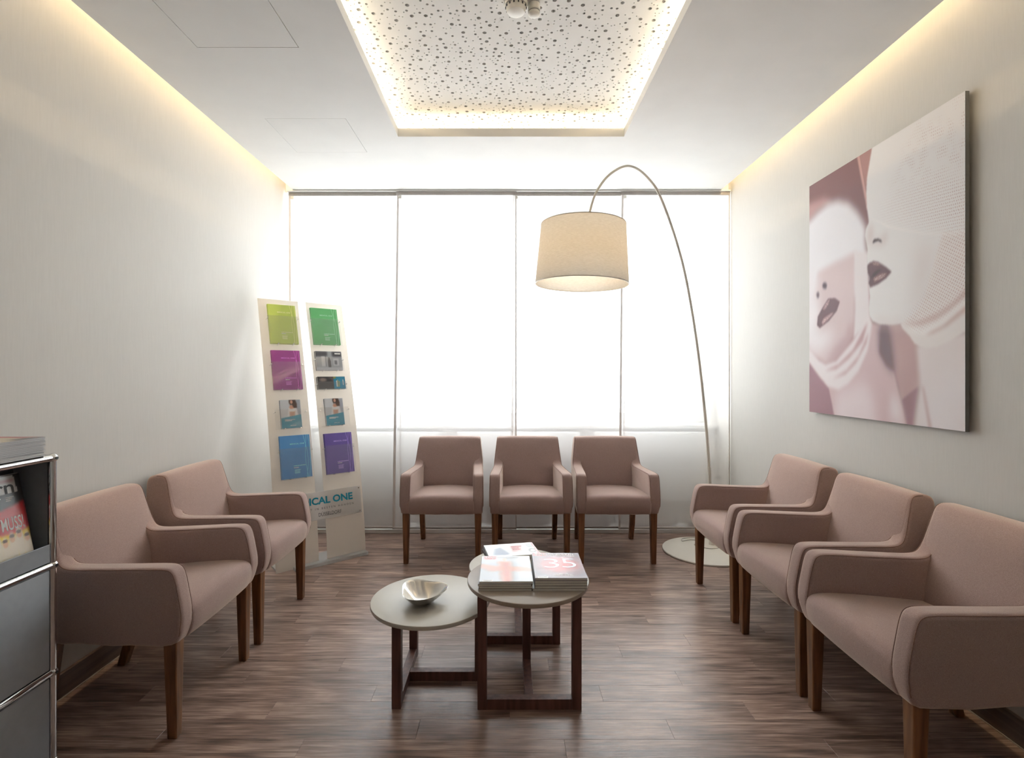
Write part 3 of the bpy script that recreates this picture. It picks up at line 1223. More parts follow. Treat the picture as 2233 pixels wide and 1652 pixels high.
# ================================================================== MAGAZINES
def magazine(mtx, w, h, t, cover, label, group, canvas=None, pages='paper', gloss='print_gloss'):
    """closed magazine lying in its own xy plane, spine on the left, thickness t along z"""
    m = empty('magazine', matrix=mtx, label=label, cat='magazine', group=group)
    MB().box(-w / 2 + 0.001, w / 2 - 0.0015, -h / 2 + 0.0015, h / 2 - 0.0015, 0.0005, t - 0.0006).build('pages', M[pages], m)
    c = MB()
    c.box(-w / 2, w / 2, -h / 2, h / 2, 0.0, 0.0005).box(-w / 2, w / 2, -h / 2, h / 2, t - 0.0006, t)
    c.box(-w / 2, -w / 2 + 0.001, -h / 2, h / 2, 0.0005, t - 0.0006)
    c.build('cover', cover if not isinstance(cover, tuple) else flat(cover, 0.35), m)
    front = None
    if canvas is not None:
        front = canvas.sheet('front_picture', w, h, M[gloss], m, t + 0.0002)
    return m, front


def on_table(x, y, z, rz):
    return Matrix.Translation((x, y, z)) @ Matrix.Rotation(rz, 4, 'Z')


# left stack on the tall table
TZ = 0.4541
cv = Canvas(64, 84, (196, 204, 216))
cv.blob(0.5, 0.95, 0.9, 0.3, (216, 222, 230), 1.0)
cv.poly([(0.0, 0.66), (0.35, 0.56), (0.62, 0.56), (1.0, 0.50), (1.0, 0.36), (0.62, 0.38), (0.40, 0.40), (0.22, 0.36), (0.0, 0.50)], (226, 150, 120), 2, 0.8)
cv.poly([(0.34, 0.76), (0.6, 0.76), (0.62, 0.4), (0.6, 0.0), (0.42, 0.0), (0.38, 0.4)], (214, 120, 84), 2, 0.9)
cv.blob(0.47, 0.84, 0.055, 0.06, (224, 190, 172), 2)
cv.poly([(0.47, 0.72), (0.53, 0.72), (0.55, 0.0), (0.5, 0.0)], (196, 76, 58), 1.5, 0.7)
cv.poly([(0.06, 0.86), (0.30, 0.86), (0.30, 0.98), (0.06, 0.98)], (216, 84, 90), 0.6)
cv.poly([(0.05, 0.012), (0.24, 0.012), (0.24, 0.055), (0.05, 0.055)], (246, 246, 244), 0.5)
LS = [(0.0, 0.0, 0.0, (86, 70, 62)), (0.002, 0.001, 0.006, (150, 120, 104)), (-0.001, 0.0, -0.004, (120, 112, 110)), (0.003, 0.0015, 0.01, (196, 204, 216))]
for i, (dx, dy, rz, col) in enumerate(LS):
    top = i == len(LS) - 1
    lb = 'pale magazine with an orange dancer, top of the left stack' if top else 'magazine %s from the bottom of the left stack on the tall table' % ordinal(i)
    m, fr = magazine(on_table(-0.006 + dx, 2.1205 + dy, TZ + i * 0.0092, rz), 0.208, 0.276, 0.009, col, lb, 'left magazine stack on the tall table', cv if top else None)
    if top:
        lettering([('top', 0.046, 0.030, -0.067, 0.117, dict(bold=0.01))], M['ink_white'], fr, z=0.0096)
        lettering([('magazin', 0.108, 0.028, 0.018, 0.118)], M['ink_pale'], fr, z=0.0096)
        lettering([('#1', 0.034, 0.006, -0.073, -0.129)], M['ink_dark'], fr, 'barcode', z=0.0096)
# right stack
cv = Canvas(64, 84, (104, 84, 104))
cv.blob(0.54, 0.52, 0.62, 0.50, (172, 66, 76), 0.9)
cv.blob(0.54, 0.50, 0.42, 0.34, (214, 62, 66), 1.0)
cv.poly([(0.03, 0.87), (0.30, 0.87), (0.30, 0.99), (0.03, 0.99)], (206, 78, 86), 0.6)
cv.poly([(0.05, 0.012), (0.24, 0.012), (0.24, 0.055), (0.05, 0.055)], (246, 246, 244), 0.5)
RS = [(-0.004, 0.0, -0.004, (150, 146, 138)), (0.003, 0.0, 0.003, (92, 84, 80)), (0.004, 0.001, 0.0, (140, 128, 120)), (0.003, 0.0, 0.004, (110, 98, 96)), (0.005, 0.0015, -0.002, (104, 84, 104))]
for i, (dx, dy, rz, col) in enumerate(RS):
    top = i == len(RS) - 1
    lb = 'mauve magazine with a jewelled 35, top of the right stack' if top else 'magazine %s from the bottom of the right stack on the tall table' % ordinal(i)
    m, fr = magazine(on_table(0.2075 + dx, 2.1205 + dy, TZ + i * 0.0100, rz), 0.204, 0.276, 0.0098, col, lb, 'right magazine stack on the tall table', cv if top else None)
    if top:
        lettering([('top', 0.050, 0.030, -0.067, 0.118, dict(bold=0.01)), ('magazin', 0.110, 0.030, 0.022, 0.118, dict(bold=0.004)), ('#1', 0.07, 0.008, 0.045, 0.096),
                   ('#1', 0.034, 0.010, 0.012, -0.098), ('#1', 0.075, 0.010, 0.014, -0.110)], M['ink_white'], fr, z=0.0104)
        lettering([('3', 0.060, 0.098, -0.026, 0.016, dict(bold=-0.012)), ('5', 0.058, 0.098, 0.046, 0.018, dict(bold=-0.012))], M['ink_silver'], fr, 'jewelled_numerals', z=0.0104)
        lettering([('#1', 0.034, 0.006, -0.072, -0.129)], M['ink_dark'], fr, 'barcode', z=0.0104)
# magazines lying crosswise at the back edge of the tall table
cv = Canvas(64, 44, (226, 226, 226))
cv.poly([(0.10, 0.15), (0.18, 0.62), (0.30, 0.72), (0.42, 0.2), (0.36, 0.1)], (104, 122, 152), 1)
cv.poly([(0.50, 0.30), (0.72, 0.30), (0.72, 0.78), (0.50, 0.78)], (214, 128, 128), 1.4, 0.5)
cv.blob(0.90, 0.74, 0.10, 0.18, (128, 134, 142), 2)
cv.blob(0.90, 0.34, 0.10, 0.18, (60, 60, 64), 2)
cv.blob(0.90, 0.32, 0.05, 0.10, (220, 206, 198), 2)
cv.poly([(0.96, 0.0), (1.0, 0.0), (1.0, 1.0), (0.96, 1.0)], (206, 46, 70), 0.4)
for i in range(3):
    top = i == 2
    lb = ('white magazine with red edge lying crosswise behind the two stacks' if top else 'dark %s magazine under the crosswise one behind the stacks' % ('lowest' if i == 0 else 'middle'))
    m, fr = magazine(on_table(0.016 + 0.003 * i, 2.3745, TZ + i * 0.0086, 0.20), 0.235, 0.162, 0.0084, (70, 58, 60) if i == 0 else ((60, 54, 56) if i == 1 else (226, 226, 226)), lb,
                     'magazines lying crosswise on the tall table', cv if top else None)
    if top:
        lettering([('#3', 0.05, 0.06, 0.03, 0.012)], flat((205, 96, 100)), fr, z=0.009)

# ================================================================== ARC FLOOR LAMP
lamp = empty('floor_lamp', (1.443, 3.72, 0), 0, 'white arched floor lamp with a linen drum shade', 'lamp')
MB().lathe([(0, 0.0), (0.298, 0.0), (0.30, 0.003), (0.30, 0.009), (0.297, 0.012), (0, 0.012)], seg=96).build('base', M['lamp_white'], lamp, 30)
bx, by = 1.54 - 1.443, 3.84 - 3.72
MB().lathe([(0, 0.0121), (0.022, 0.0121), (0.020, 0.10), (0.013, 0.112), (0, 0.112)], (bx, by, 0), 24).build('socket', M['lamp_white'], lamp, 35)
raw = [(0.0, 0.03), (0.004, 0.20), (0.0208, 0.453), (0.0673, 0.904), (0.165, 1.501), (0.300, 2.017), (0.480, 2.371), (0.604, 2.468), (0.728, 2.466), (0.845, 2.360), (0.923, 2.227), (0.960, 2.103), (0.985, 1.99)]


def catmull(P, n=8):
    out = []
    for i in range(len(P) - 1):
        p0, p1, p2, p3 = P[max(i - 1, 0)], P[i], P[i + 1], P[min(i + 2, len(P) - 1)]
        for k in range(n):
            t = k / n
            out.append(tuple(0.5 * (2 * b + (c - a) * t + (2 * a - 5 * b + 4 * c - d) * t * t + (-a + 3 * b - 3 * c + d) * t ** 3) for a, b, c, d in zip(p0, p1, p2, p3)))
    out.append(P[-1])
    return out


arc = [(1.54 - 1.169 * u - 1.443, 3.84 - 1.30 * u - 3.72, z) for u, z in catmull(raw)]
MB().tube(arc, [0.0118 - 0.0068 * i / (len(arc) - 1) for i in range(len(arc))], 12).build('pole', M['lamp_white'], lamp, 60)
MB().tube([(arc[18][0], arc[18][1], arc[18][2]), (arc[19][0], arc[19][1], arc[19][2])], 0.0128, 12).build('pole_joint', M['lamp_white'], lamp, 40)
sc_ = (0.371 - 1.443, 2.54 - 3.72, 1.738)
RB, RT, HS = 0.230, 0.209, 0.292
shade = MB().lathe([(RB, 0), (RT, HS)], (0, 0, 0), 96).build('shade', M['shade'], lamp, 40, sc_)
for zr_, rr_ in ((0.0, RB), (HS, RT)):
    MB().lathe([(rr_ - 0.003, zr_ - 0.002), (rr_ + 0.001, zr_ - 0.002), (rr_ + 0.001, zr_ + 0.002), (rr_ - 0.003, zr_ + 0.002)], seg=96, close=True).build('shade_rim', M['lamp_white'], shade)
shade.rotation_euler = (0.0, 0.028, 0)
MB().lathe([(0, 0.075), (0.118, 0.075), (0.122, 0.079), (0.118, 0.083), (0, 0.083)], seg=48).build('diffuser', emat('glowing_diffuser', (1.0, 0.80, 0.55), 1.6), shade, 40)
ring = MB()
for k in range(3):
    th = 2 * PI * k / 3 + 0.4
    ring.tube([(0.015 * math.cos(th), 0.015 * math.sin(th), HS - 0.02), ((RT - 0.004) * math.cos(th), (RT - 0.004) * math.sin(th), HS - 0.008)], 0.0025, 6)
ring.lathe([(0, HS - 0.075), (0.02, HS - 0.075), (0.02, HS - 0.01), (0, HS - 0.01)], (0, 0, 0), 16)
ring.build('shade_carrier', M['lamp_white'], shade)
pl = bpy.data.lights.new('lamp_bulb', 'POINT')
pl.energy = LAMP_POWER
pl.color = (1.0, 0.72, 0.42)
pl.shadow_soft_size = 0.03
lo = bpy.data.objects.new('bulb', pl)
C.objects.link(lo)
lo.parent = shade
lo.location = (0, 0, 0.15)
cab = [(bx + 0.02, by - 0.0, 0.03), (bx + 0.05, by - 0.06, 0.0155), (bx - 0.06, by - 0.10, 0.0155), (bx - 0.14, by - 0.02, 0.0155), (bx - 0.07, by + 0.05, 0.0155), (bx - 0.12, by + 0.10, 0.0155),
       (bx - 0.20, by + 0.07, 0.0155), (bx - 0.17, by + 0.13, 0.0155), (bx - 0.05, by + 0.15, 0.0155), (bx + 0.08, by + 0.10, 0.0155), (bx + 0.03, by + 0.02, 0.0155), (bx + 0.07, by - 0.02, 0.0155)]
MB().tube(catmull(cab, 6), 0.003, 6).build('cable', M['cable'], lamp, 60)

# ================================================================== BROCHURE STAND
SA, SBk, SW, SZ, SE = 0.69973, 0.4396, 0.6156, 1.829, 1.398
stand = empty('brochure_stand', (-1.2545, 3.501, 0), SA, 'tall leaning acrylic brochure stand of two beige strips', 'stand')
SM = Matrix.Translation((-1.2545, 3.501, 0)) @ Matrix.Rotation(SA, 4, 'Z')


def lean(z):
    return SBk * (max(z, 0.0) / SZ) ** SE


def slope(z):
    return SBk * SE / SZ * (max(z, 0.0) / SZ) ** (SE - 1)


for x0, x1 in ((-SW / 2, -SW / 2 + 0.452 * SW), (-SW / 2 + 0.545 * SW, SW / 2)):
    vs, fs = [], []
    n = 48
    for i in range(n + 1):
        z = 0.002 + (SZ - 0.002) * i / n
        for x, t in ((x0, 0), (x1, 0), (x1, 0.006), (x0, 0.006)):
            vs.append((x, lean(z) + t, z))
    for i in range(n):
        for k in range(4):
            j = (k + 1) % 4
            fs.append((4 * i + k, 4 * i + j, 4 * i + 4 + j, 4 * i + 4 + k))
    fs += [(3, 2, 1, 0), (4 * n, 4 * n + 1, 4 * n + 2, 4 * n + 3)]
    sp = MB().add(vs, fs).build('strip_panel', M['acryl_tape'], stand, 40)
    sp.data.materials.append(M['sheet_clear'])          # frosted on the front face only, clear edges and back
    sp.data.polygons.foreach_set('material_index', [0 if (i < 4 * n and i % 4 == 0) else 1 for i in range(len(fs))])
MB().bbox(-0.20, SW / 2 - 0.005, -0.055, -0.002, 0.001, 0.024, 0.002, 1).build('base_bar', M['acrylbar'], stand)
MB().bbox(-SW / 2 + 0.01, SW / 2 - 0.01, 0.022, 0.18, 0.001, 0.014, 0.002, 1).build('rear_foot', M['acrylbar'], stand)


def on_stand(x, z, off):
    s = slope(z)
    l = math.hypot(1, s)
    up = Vector((0, s / l, 1 / l))
    nr = Vector((0, -1 / l, s / l))
    p = Vector((x, lean(z), z)) + nr * off
    return Matrix(((1, up.x, nr.x, p.x), (0, up.y, nr.y, p.y), (0, up.z, nr.z, p.z), (0, 0, 0, 1)))


# lettered plate across both strips
zc = (0.293 + 0.474) / 2
pm_ = on_stand(0, zc, 0.018)
plate = MB().bbox(-0.284, 0.284, -0.094, 0.094, 0.0, 0.005, 0.001, 1).build('sign_plate', M['sign'], stand)
plate.matrix_local = pm_
plate['label'] = 'satin acrylic name plate with teal lettering'
lettering([('MEDICAL ONE', 0.445, 0.050, 0.0, 0.033, dict(bold=0.035))], M['ink_teal'], plate, z=0.0056)
lettering([('SCHÖNHEIT IN BESTEN HÄNDEN', 0.452, 0.0165, 0.0, -0.019, dict(spacing=1.7))], M['ink_dark'], plate, 'slogan_lettering', z=0.0056)
lettering([('DÜSSELDORF', 0.160, 0.030, 0.054, -0.058)], M['ink_dark'], plate, 'town_lettering', z=0.0056)
for px, pz in ((-0.27, 0.08), (0.27, 0.08), (-0.27, -0.08), (0.27, -0.08)):
    MB().tube([(px, pz, -0.016), (px, pz, 0.009)], 0.004, 10).build('standoff_pin', M['chrome'], plate)


def holder(xc, zlo, zhi, w, off=0.034):
    """clear front plate carried on chrome pins"""
    z = (zlo + zhi) / 2
    h = (zhi - zlo) * math.hypot(1, slope(z))
    o = MB().box(-w / 2, w / 2, -h / 2, h / 2, 0, 0.003).build('holder_plate', M['acrylic'], stand)
    o.matrix_local = on_stand(xc, z, off)
    for px, py in ((-w / 2 + 0.002, h / 2 - 0.02), (w / 2 - 0.002, h / 2 - 0.02), (-w * 0.22, -h / 2 + 0.004), (w * 0.27, -h / 2 + 0.004)):
        MB().tube([(px, py, -off), (px, py, 0.008)], 0.0034, 8).build('pin', M['chrome'], o)
    return o


def brochure(xc, zlo, zhi, w, off, t, label, group, canvas=None, card=None, letters=(), swirl=None, edge=(228, 226, 222)):
    z = (zlo + zhi) / 2
    h = (zhi - zlo) * math.hypot(1, slope(z))
    b = empty('brochure', matrix=SM @ on_stand(xc, z, off), label=label, cat='brochure', group=group)
    if canvas is not None:
        MB().bbox(-w / 2, w / 2, -h / 2, h / 2, 0, t - 0.0006, 0.0006, 1).build('pages', flat(edge), b)
        fr = canvas.sheet('front_picture', w, h, M['print_gloss'], b, t)
    else:
        fr = MB().bbox(-w / 2, w / 2, -h / 2, h / 2, 0, t, 0.0015, 2).build('folder', flat(card, 0.38), b)
    for it in letters:
        lettering([(it[1], it[2] * w, it[3] * h, (it[4] - 0.5) * w, (it[5] - 0.5) * h, it[6] if len(it) > 6 else {})], it[0], fr, z=t + 0.0007)
    if swirl is not None:
        mb = MB()
        for k, (a, c, amp) in enumerate(((0.78, 0.86, 0.16), (0.88, 0.84, 0.13), (0.94, 0.93, 0.10))):
            pts = []
            for i in range(25):
                v = i / 24
                u = c + (a - c) * v + amp * math.sin((1 - v) * PI * 1.15) * (1 if k != 1 else -0.8) * (1 - v) ** 0.3 * 0.6
                pts.append(((min(max(u, 0.02), 0.985) - 0.5) * w, (v - 0.5) * h))
            mb.add(*ribbon(pts, 0.0022, t + 0.0006))
        mb.build('swirl_lines', flat(swirl), fr)
    return b


def tone(c, k):
    return tuple(int(min(255, v * k + (255 * (k - 1) * 0.35 if k > 1 else 0))) for v in c)


FOLD = [  # x centre, z low, z high, width, colour, colour word, heading, place
    (-0.160, 1.494, 1.782, 0.190, (204, 222, 106), 'lime green', '#1', 'at the top of the left strip'),
    (-0.163, 1.173, 1.450, 0.192, (176, 80, 160), 'magenta', 'GESICHT', 'on the left strip below the lime one'),
    (-0.153, 0.581, 0.866, 0.198, (94, 158, 220), 'blue', 'HAARE', 'lowest on the left strip'),
    (0.146, 1.498, 1.780, 0.200, (114, 204, 130), 'mid green', '#1', 'at the top of the right strip'),
    (0.149, 0.578, 0.860, 0.200, (116, 98, 182), 'purple', '#1', 'lowest on the right strip'),
]
for (xc, z0, z1, w, col, word, head, place) in FOLD:
    g = word + ' folders in one holder'
    brochure(xc, z0 + 0.002, z1, w, 0.011, 0.009, 'rear %s folder, behind the front one %s' % (word, place), g, card=tone(col, 0.92))
    pale = flat(tone(col, 1.45))
    brochure(xc + 0.002, z0 + 0.002, z1 - 0.002, w, 0.0215, 0.009, 'front %s folder %s' % (word, place), g, card=col, swirl=tone(col, 1.35), letters=(
        (pale, 'MEDICAL ONE', 0.48, 0.034, 0.56, 0.80, dict(bold=0.02)),
        (pale, '#1', 0.40, 0.034, 0.60, 0.28),
        (M['ink_white'], head, 0.16, 0.026, 0.48, 0.245, dict(bold=0.03)),
        (pale, '#4', 0.20, 0.10, 0.52, 0.15)))
    holder(xc + 0.002, z0 - 0.004, z0 + (z1 - z0) * 0.70, w + 0.022)

# the two small cards with a woman in white
def woman_canvas():
    c = Canvas(56, 80, (206, 210, 216))
    c.poly([(0.72, 0.4), (1, 0.45), (1, 1), (0.72, 1)], (168, 174, 186), 1)
    c.poly([(0.30, 0.40), (0.40, 0.72), (0.78, 0.74), (0.86, 0.42), (0.80, 0.40)], (236, 234, 236), 1.2)
    c.poly([(0.42, 0.40), (0.44, 0.62), (0.70, 0.62), (0.68, 0.40)], (208, 160, 138), 1)
    c.poly([(0.42, 0.72), (0.47, 0.80), (0.64, 0.80), (0.70, 0.72), (0.62, 0.66), (0.48, 0.66)], (206, 154, 132), 1)
    c.poly([(0.40, 0.66), (0.72, 0.68), (0.70, 0.58), (0.44, 0.57)], (240, 238, 238), 1)
    c.poly([(0.42, 1.0), (0.44, 0.86), (0.50, 0.80), (0.56, 0.84), (0.66, 0.70), (0.80, 0.70), (0.82, 0.84), (0.74, 1.0)], (72, 50, 44), 1)
    c.blob(0.55, 0.92, 0.075, 0.075, (214, 164, 144), 2)
    c.poly([(0, 0), (1, 0), (1, 0.47), (0, 0.36)], (18, 146, 178), 0.5)
    return c


for (xc, side) in ((-0.163, 'left'), (0.142, 'right')):
    for k in range(2):
        brochure(xc + 0.002 * k, 0.913, 1.104, 0.134, 0.011 + 0.0105 * k, 0.009, ('small teal card stack at the back, %s strip' if k == 0 else 'small card with woman in white above teal, on the %s strip') % side,
                 'small teal cards', canvas=woman_canvas() if k else None, card=(150, 160, 176), letters=() if k == 0 else (
                     (M['ink_white'], '#1', 0.50, 0.044, 0.42, 0.285, dict(bold=0.02)), (M['ink_white'], '#1', 0.34, 0.044, 0.34, 0.25, dict(bold=0.02)),
                     (M['ink_white'], 'MEDICAL ONE', 0.28, 0.026, 0.56, 0.09, dict(bold=0.01))))
    holder(xc, 0.908, 1.040, 0.212)

# landscape leaflets on the right strip
c = Canvas(72, 52, (166, 170, 178))
c.poly([(0, 0.7), (0.45, 0.75), (0.45, 1), (0, 1)], (74, 76, 84), 2)
c.poly([(0.62, 0.72), (1, 0.72), (1, 1), (0.62, 1)], (70, 72, 80), 2)
c.poly([(0.20, 0.2), (0.34, 0.2), (0.34, 0.72), (0.20, 0.72)], (206, 208, 212), 1)
c.poly([(0.355, 0.18), (0.375, 0.18), (0.375, 0.76), (0.355, 0.76)], (50, 50, 56), 0.5)
c.poly([(0.45, 0.14), (0.55, 0.14), (0.55, 0.52), (0.51, 0.7), (0.49, 0.7), (0.45, 0.52)], (58, 60, 68), 0.5)
c.poly([(0.66, 0.24), (0.86, 0.24), (0.86, 0.62), (0.66, 0.62)], (214, 216, 220), 0.6)
c.poly([(0.70, 0.30), (0.80, 0.30), (0.80, 0.52), (0.70, 0.52)], (96, 98, 106), 0.6)
c.poly([(0, 0), (1, 0), (1, 0.14), (0, 0.14)], (196, 200, 206), 1)
brochure(0.142, 1.309, 1.450, 0.196, 0.011, 0.009, 'rear grey leaflet in the upper landscape holder', 'grey landscape leaflets', card=(104, 106, 114))
brochure(0.144, 1.309, 1.449, 0.196, 0.0215, 0.009, 'grey landscape leaflet with bottles, under the green folder', 'grey landscape leaflets', canvas=c, letters=((M['ink_white'], '#1', 0.22, 0.14, 0.84, 0.85),))
holder(0.143, 1.303, 1.405, 0.215)
c = Canvas(80, 36, (40, 40, 44))
c.blob(0.20, 0.74, 0.16, 0.20, (150, 130, 124), 1.2, 0.8)
c.poly([(0.38, 0.9), (0.5, 0.8), (0.56, 0.5), (0.6, 0.5), (0.58, 0.9), (0.45, 1.0)], (112, 92, 90), 2, 0.8)
c.poly([(0.58, 0), (1, 0), (1, 1), (0.58, 1)], (12, 140, 178), 0.4)
c.poly([(0.56, 0.84), (0.66, 0.84), (0.66, 1.0), (0.56, 1.0)], (158, 138, 52), 0.6)
brochure(0.142, 1.172, 1.262, 0.206, 0.011, 0.009, 'rear dark leaflet in the lower landscape holder', 'dark and teal leaflets', card=(48, 48, 54))
brochure(0.144, 1.172, 1.262, 0.206, 0.0215, 0.009, 'half black half teal leaflet, under the grey bottle leaflet', 'dark and teal leaflets', canvas=c, letters=(
    (M['ink_white'], '#1', 0.22, 0.16, 0.70, 0.42, dict(rot=PI / 2)), (flat((196, 178, 70)), '#2', 0.26, 0.22, 0.76, 0.46, dict(rot=PI / 2)), (M['ink_white'], '#1', 0.20, 0.12, 0.93, 0.52, dict(rot=PI / 2))))
holder(0.143, 1.166, 1.225, 0.222)

# ================================================================== MAGAZINE CABINET
CX, CY0, CY1, CXB = -1.487, 0.925, 1.675, -1.762
LV = [0.030, 0.321, 0.671, 1.021]
cb = empty('cabinet', ((CX + CXB) / 2, (CY0 + CY1) / 2, 0), 0, 'grey steel panel cabinet with chrome tube frame at left', 'cabinet')
ox, oy = cb.location.x, cb.location.y


def cpart(mb, name, mat, smooth=None, parent=None):
    o = mb.build(name, M[mat], parent or cb, smooth)
    if parent is None:
        o.location = (-ox, -oy, 0)
    return o


rt = 0.0115
for x in (CX, CXB):
    for yv in (CY0, CY1):
        cpart(MB().tube([(x, yv, 0.012), (x, yv, LV[3])], rt, 16), 'tube_post', 'chrome', 50)
        for z in LV:
            bs = MB()
            bs.lathe([(0.0155 * math.sin(PI * k / 10), -0.0155 * math.cos(PI * k / 10)) for k in range(11)], (x, yv, z), 20)
            ball = cpart(bs, 'ball_joint', 'chrome', 60)
            if x == CX and yv == CY1:
                MB().lathe([(0, 0), (0.0048, 0), (0.0048, 0.0025), (0, 0.0025)], (0, 0, 0), 12).build('screw_recess', M['ink_black'], ball).matrix_local = Matrix.Translation((x + 0.0145, yv, z)) @ Matrix.Rotation(PI / 2, 4, 'Y')
        cpart(MB().lathe([(0, 0), (0.018, 0), (0.018, 0.006), (0.008, 0.013), (0, 0.013)], (x, yv, 0.0), 16), 'foot', 'ink_black')
for z in LV:
    for x in (CX, CXB):
        cpart(MB().tube([(x, CY0, z), (x, CY1, z)], rt, 16), 'tube_rail', 'chrome', 50)
    for yv in (CY0, CY1):
        cpart(MB().tube([(CXB, yv, z), (CX, yv, z)], rt, 16), 'tube_rail', 'chrome', 50)
g = 0.013
for a, b in ((0, 1), (1, 2)):
    cpart(MB().bbox(CX - 0.012, CX + 0.004, CY0 + g, CY1 - g, LV[a] + g, LV[b] - g, 0.003, 2), 'front_panel', 'greypanel', 40)
for a in range(3):
    for yv in (CY0, CY1):
        cpart(MB().bbox(CXB + g, CX - g, yv - 0.002, yv + 0.002, LV[a] + g, LV[a + 1] - g, 0.0008, 1), 'side_panel', 'greypanel')
    cpart(MB().bbox(CXB - 0.002, CXB + 0.002, CY0 + g, CY1 - g, LV[a] + g, LV[a + 1] - g, 0.0008, 1), 'back_panel', 'greypanel')
cpart(MB().bbox(CXB + g, CX - g, CY0 + g, CY1 - g, LV[3] + 0.001, LV[3] + 0.006, 0.001, 1), 'top_panel', 'greypanel')
for a in (0, 1, 2):
    cpart(MB().bbox(CXB + g, CX - g, CY0 + g, CY1 - g, LV[a] - 0.002, LV[a] + 0.003, 0.001, 1), 'shelf_panel', 'greypanel')
cpart(MB().bbox(CX + 0.001, CX + 0.006, CY0 + g, CY1 - g, LV[2] + g, LV[2] + 0.072, 0.0015, 1), 'lip_panel', 'greypanel', 40)
bd = MB()
y0, y1 = CY0 + 0.02, CY1 - 0.02
A_, B_ = (-1.535, 0.69), (-1.60, 1.005)
bd.add([(A_[0], y0, A_[1]), (A_[0], y1, A_[1]), (B_[0], y1, B_[1]), (B_[0], y0, B_[1]), (A_[0] - 0.004, y0, A_[1]), (A_[0] - 0.004, y1, A_[1]), (B_[0] - 0.004, y1, B_[1]), (B_[0] - 0.004, y0, B_[1])],
       [(0, 1, 2, 3), (7, 6, 5, 4), (0, 4, 5, 1), (1, 5, 6, 2), (2, 6, 7, 3), (3, 7, 4, 0)])
cpart(bd, 'display_board', 'darkpanel')

# magazine on display, black, red and yellow
c = Canvas(64, 90, (30, 28, 30))
c.poly([(0, 0.80), (0.93, 0.80), (0.90, 1.0), (0, 1.0)], (186, 184, 182), 0.5)
c.poly([(0, 0.93), (0.9, 0.93), (0.9, 0.955), (0, 0.955)], (150, 60, 58), 0.6, 0.6)
c.poly([(0, 0.64), (0.3, 0.66), (0.55, 0.62), (1.0, 0.70), (1.0, 0.36), (0.5, 0.32), (0, 0.36)], (188, 24, 30), 1.0)
c.poly([(0, 0.33), (0.2, 0.30), (0.45, 0.39), (0.8, 0.36), (1, 0.40), (1, 0), (0, 0)], (236, 200, 24), 1.0)
for k in range(9):
    c.blob(0.06 + k * 0.11, 0.20 + 0.05 * math.sin(k * 2.1), 0.075, 0.22, (238, 226, 206), 2)
    c.blob(0.06 + k * 0.11, 0.31 + 0.035 * math.sin(k * 2.1), 0.045, 0.04, (226, 180, 140), 2)
    c.blob(0.06 + k * 0.11, 0.345 + 0.035 * math.sin(k * 2.1), 0.045, 0.022, (90, 62, 44), 2)
c.poly([(0, 0), (0.9, 0), (0.9, 0.1), (0, 0.14)], (244, 240, 226), 3)
c.poly([(0.6, 0.0), (1, 0.0), (1, 0.05), (0.7, 0.05)], (60, 44, 30), 2)
w_, h_ = 0.212, 0.284
bx0, tx0, zb0 = -1.508, -1.562, 0.700
ln = math.hypot(tx0 - bx0, 0.277)
up = Vector(((tx0 - bx0) / ln, 0, 0.277 / ln))
nr = Vector((0, 1, 0)).cross(up)
ctr = Vector((bx0, 1.527, zb0)) + up * (h_ / 2)
mt = Matrix(((0, up.x, nr.x, ctr.x), (1, up.y, nr.y, ctr.y), (0, up.z, nr.z, ctr.z), (0, 0, 0, 1)))
m, fr = magazine(mt, w_, h_, 0.006, (30, 28, 30), 'black red and yellow news magazine displayed in the cabinet', 'magazines in the cabinet', c)
lettering([('stern', 0.150, 0.034, 0.005, 0.102, dict(bold=0.012))], M['ink_black'], fr, z=0.0068)
lettering([('JETZT', 0.060, 0.038, -0.004, 0.036, dict(bold=0.008)), ('REN MUSS!', 0.130, 0.040, 0.026, -0.006, dict(bold=0.008)), ('#3', 0.028, 0.016, 0.020, 0.068), ('#3', 0.028, 0.016, 0.062, 0.068)],
          M['ink_white'], fr, z=0.0068)
m2, fr2 = magazine(Matrix.Translation(nr * -0.0075) @ mt @ Matrix.Translation((0.004, 0.003, 0)), w_, h_, 0.006, (180, 178, 174), 'pale magazine hidden behind the displayed news magazine', 'magazines in the cabinet')

# pile of magazines on the cabinet
c = Canvas(48, 64, (206, 190, 158))
c.poly([(0, 0.82), (0.6, 0.9), (1, 0.8), (1, 1), (0, 1)], (176, 52, 48), 1)
c.poly([(0.82, 0.7), (1, 0.66), (1, 1), (0.9, 1)], (44, 46, 56), 1)
c.poly([(0, 0.2), (0.5, 0.5), (0.4, 0.8), (0, 0.7)], (196, 84, 62), 3)
c.poly([(0.5, 0.1), (0.9, 0.3), (0.8, 0.6), (0.5, 0.5)], (228, 216, 190), 3)
NP = 12
zz = LV[3] + rt + 0.001
for i in range(NP):
    top = i == NP - 1
    rz = random.uniform(-0.02, 0.02)
    lb = 'cream and red magazine on top of the pile on the cabinet' if top else ('lowest magazine of the pile on the cabinet' if i == 0 else 'magazine %s from the bottom of the pile on the cabinet' % ordinal(i))
    m, fr = magazine(on_table(-1.583 + random.uniform(-0.003, 0.003), 1.497 + random.uniform(-0.003, 0.003), zz + i * 0.0051, rz), 0.212, 0.282, 0.005, random.choice([(200, 200, 202), (186, 188, 192), (214, 212, 208), (170, 172, 178)]),
                     lb, 'magazine pile on the cabinet', c if top else None, 'paper_cool')

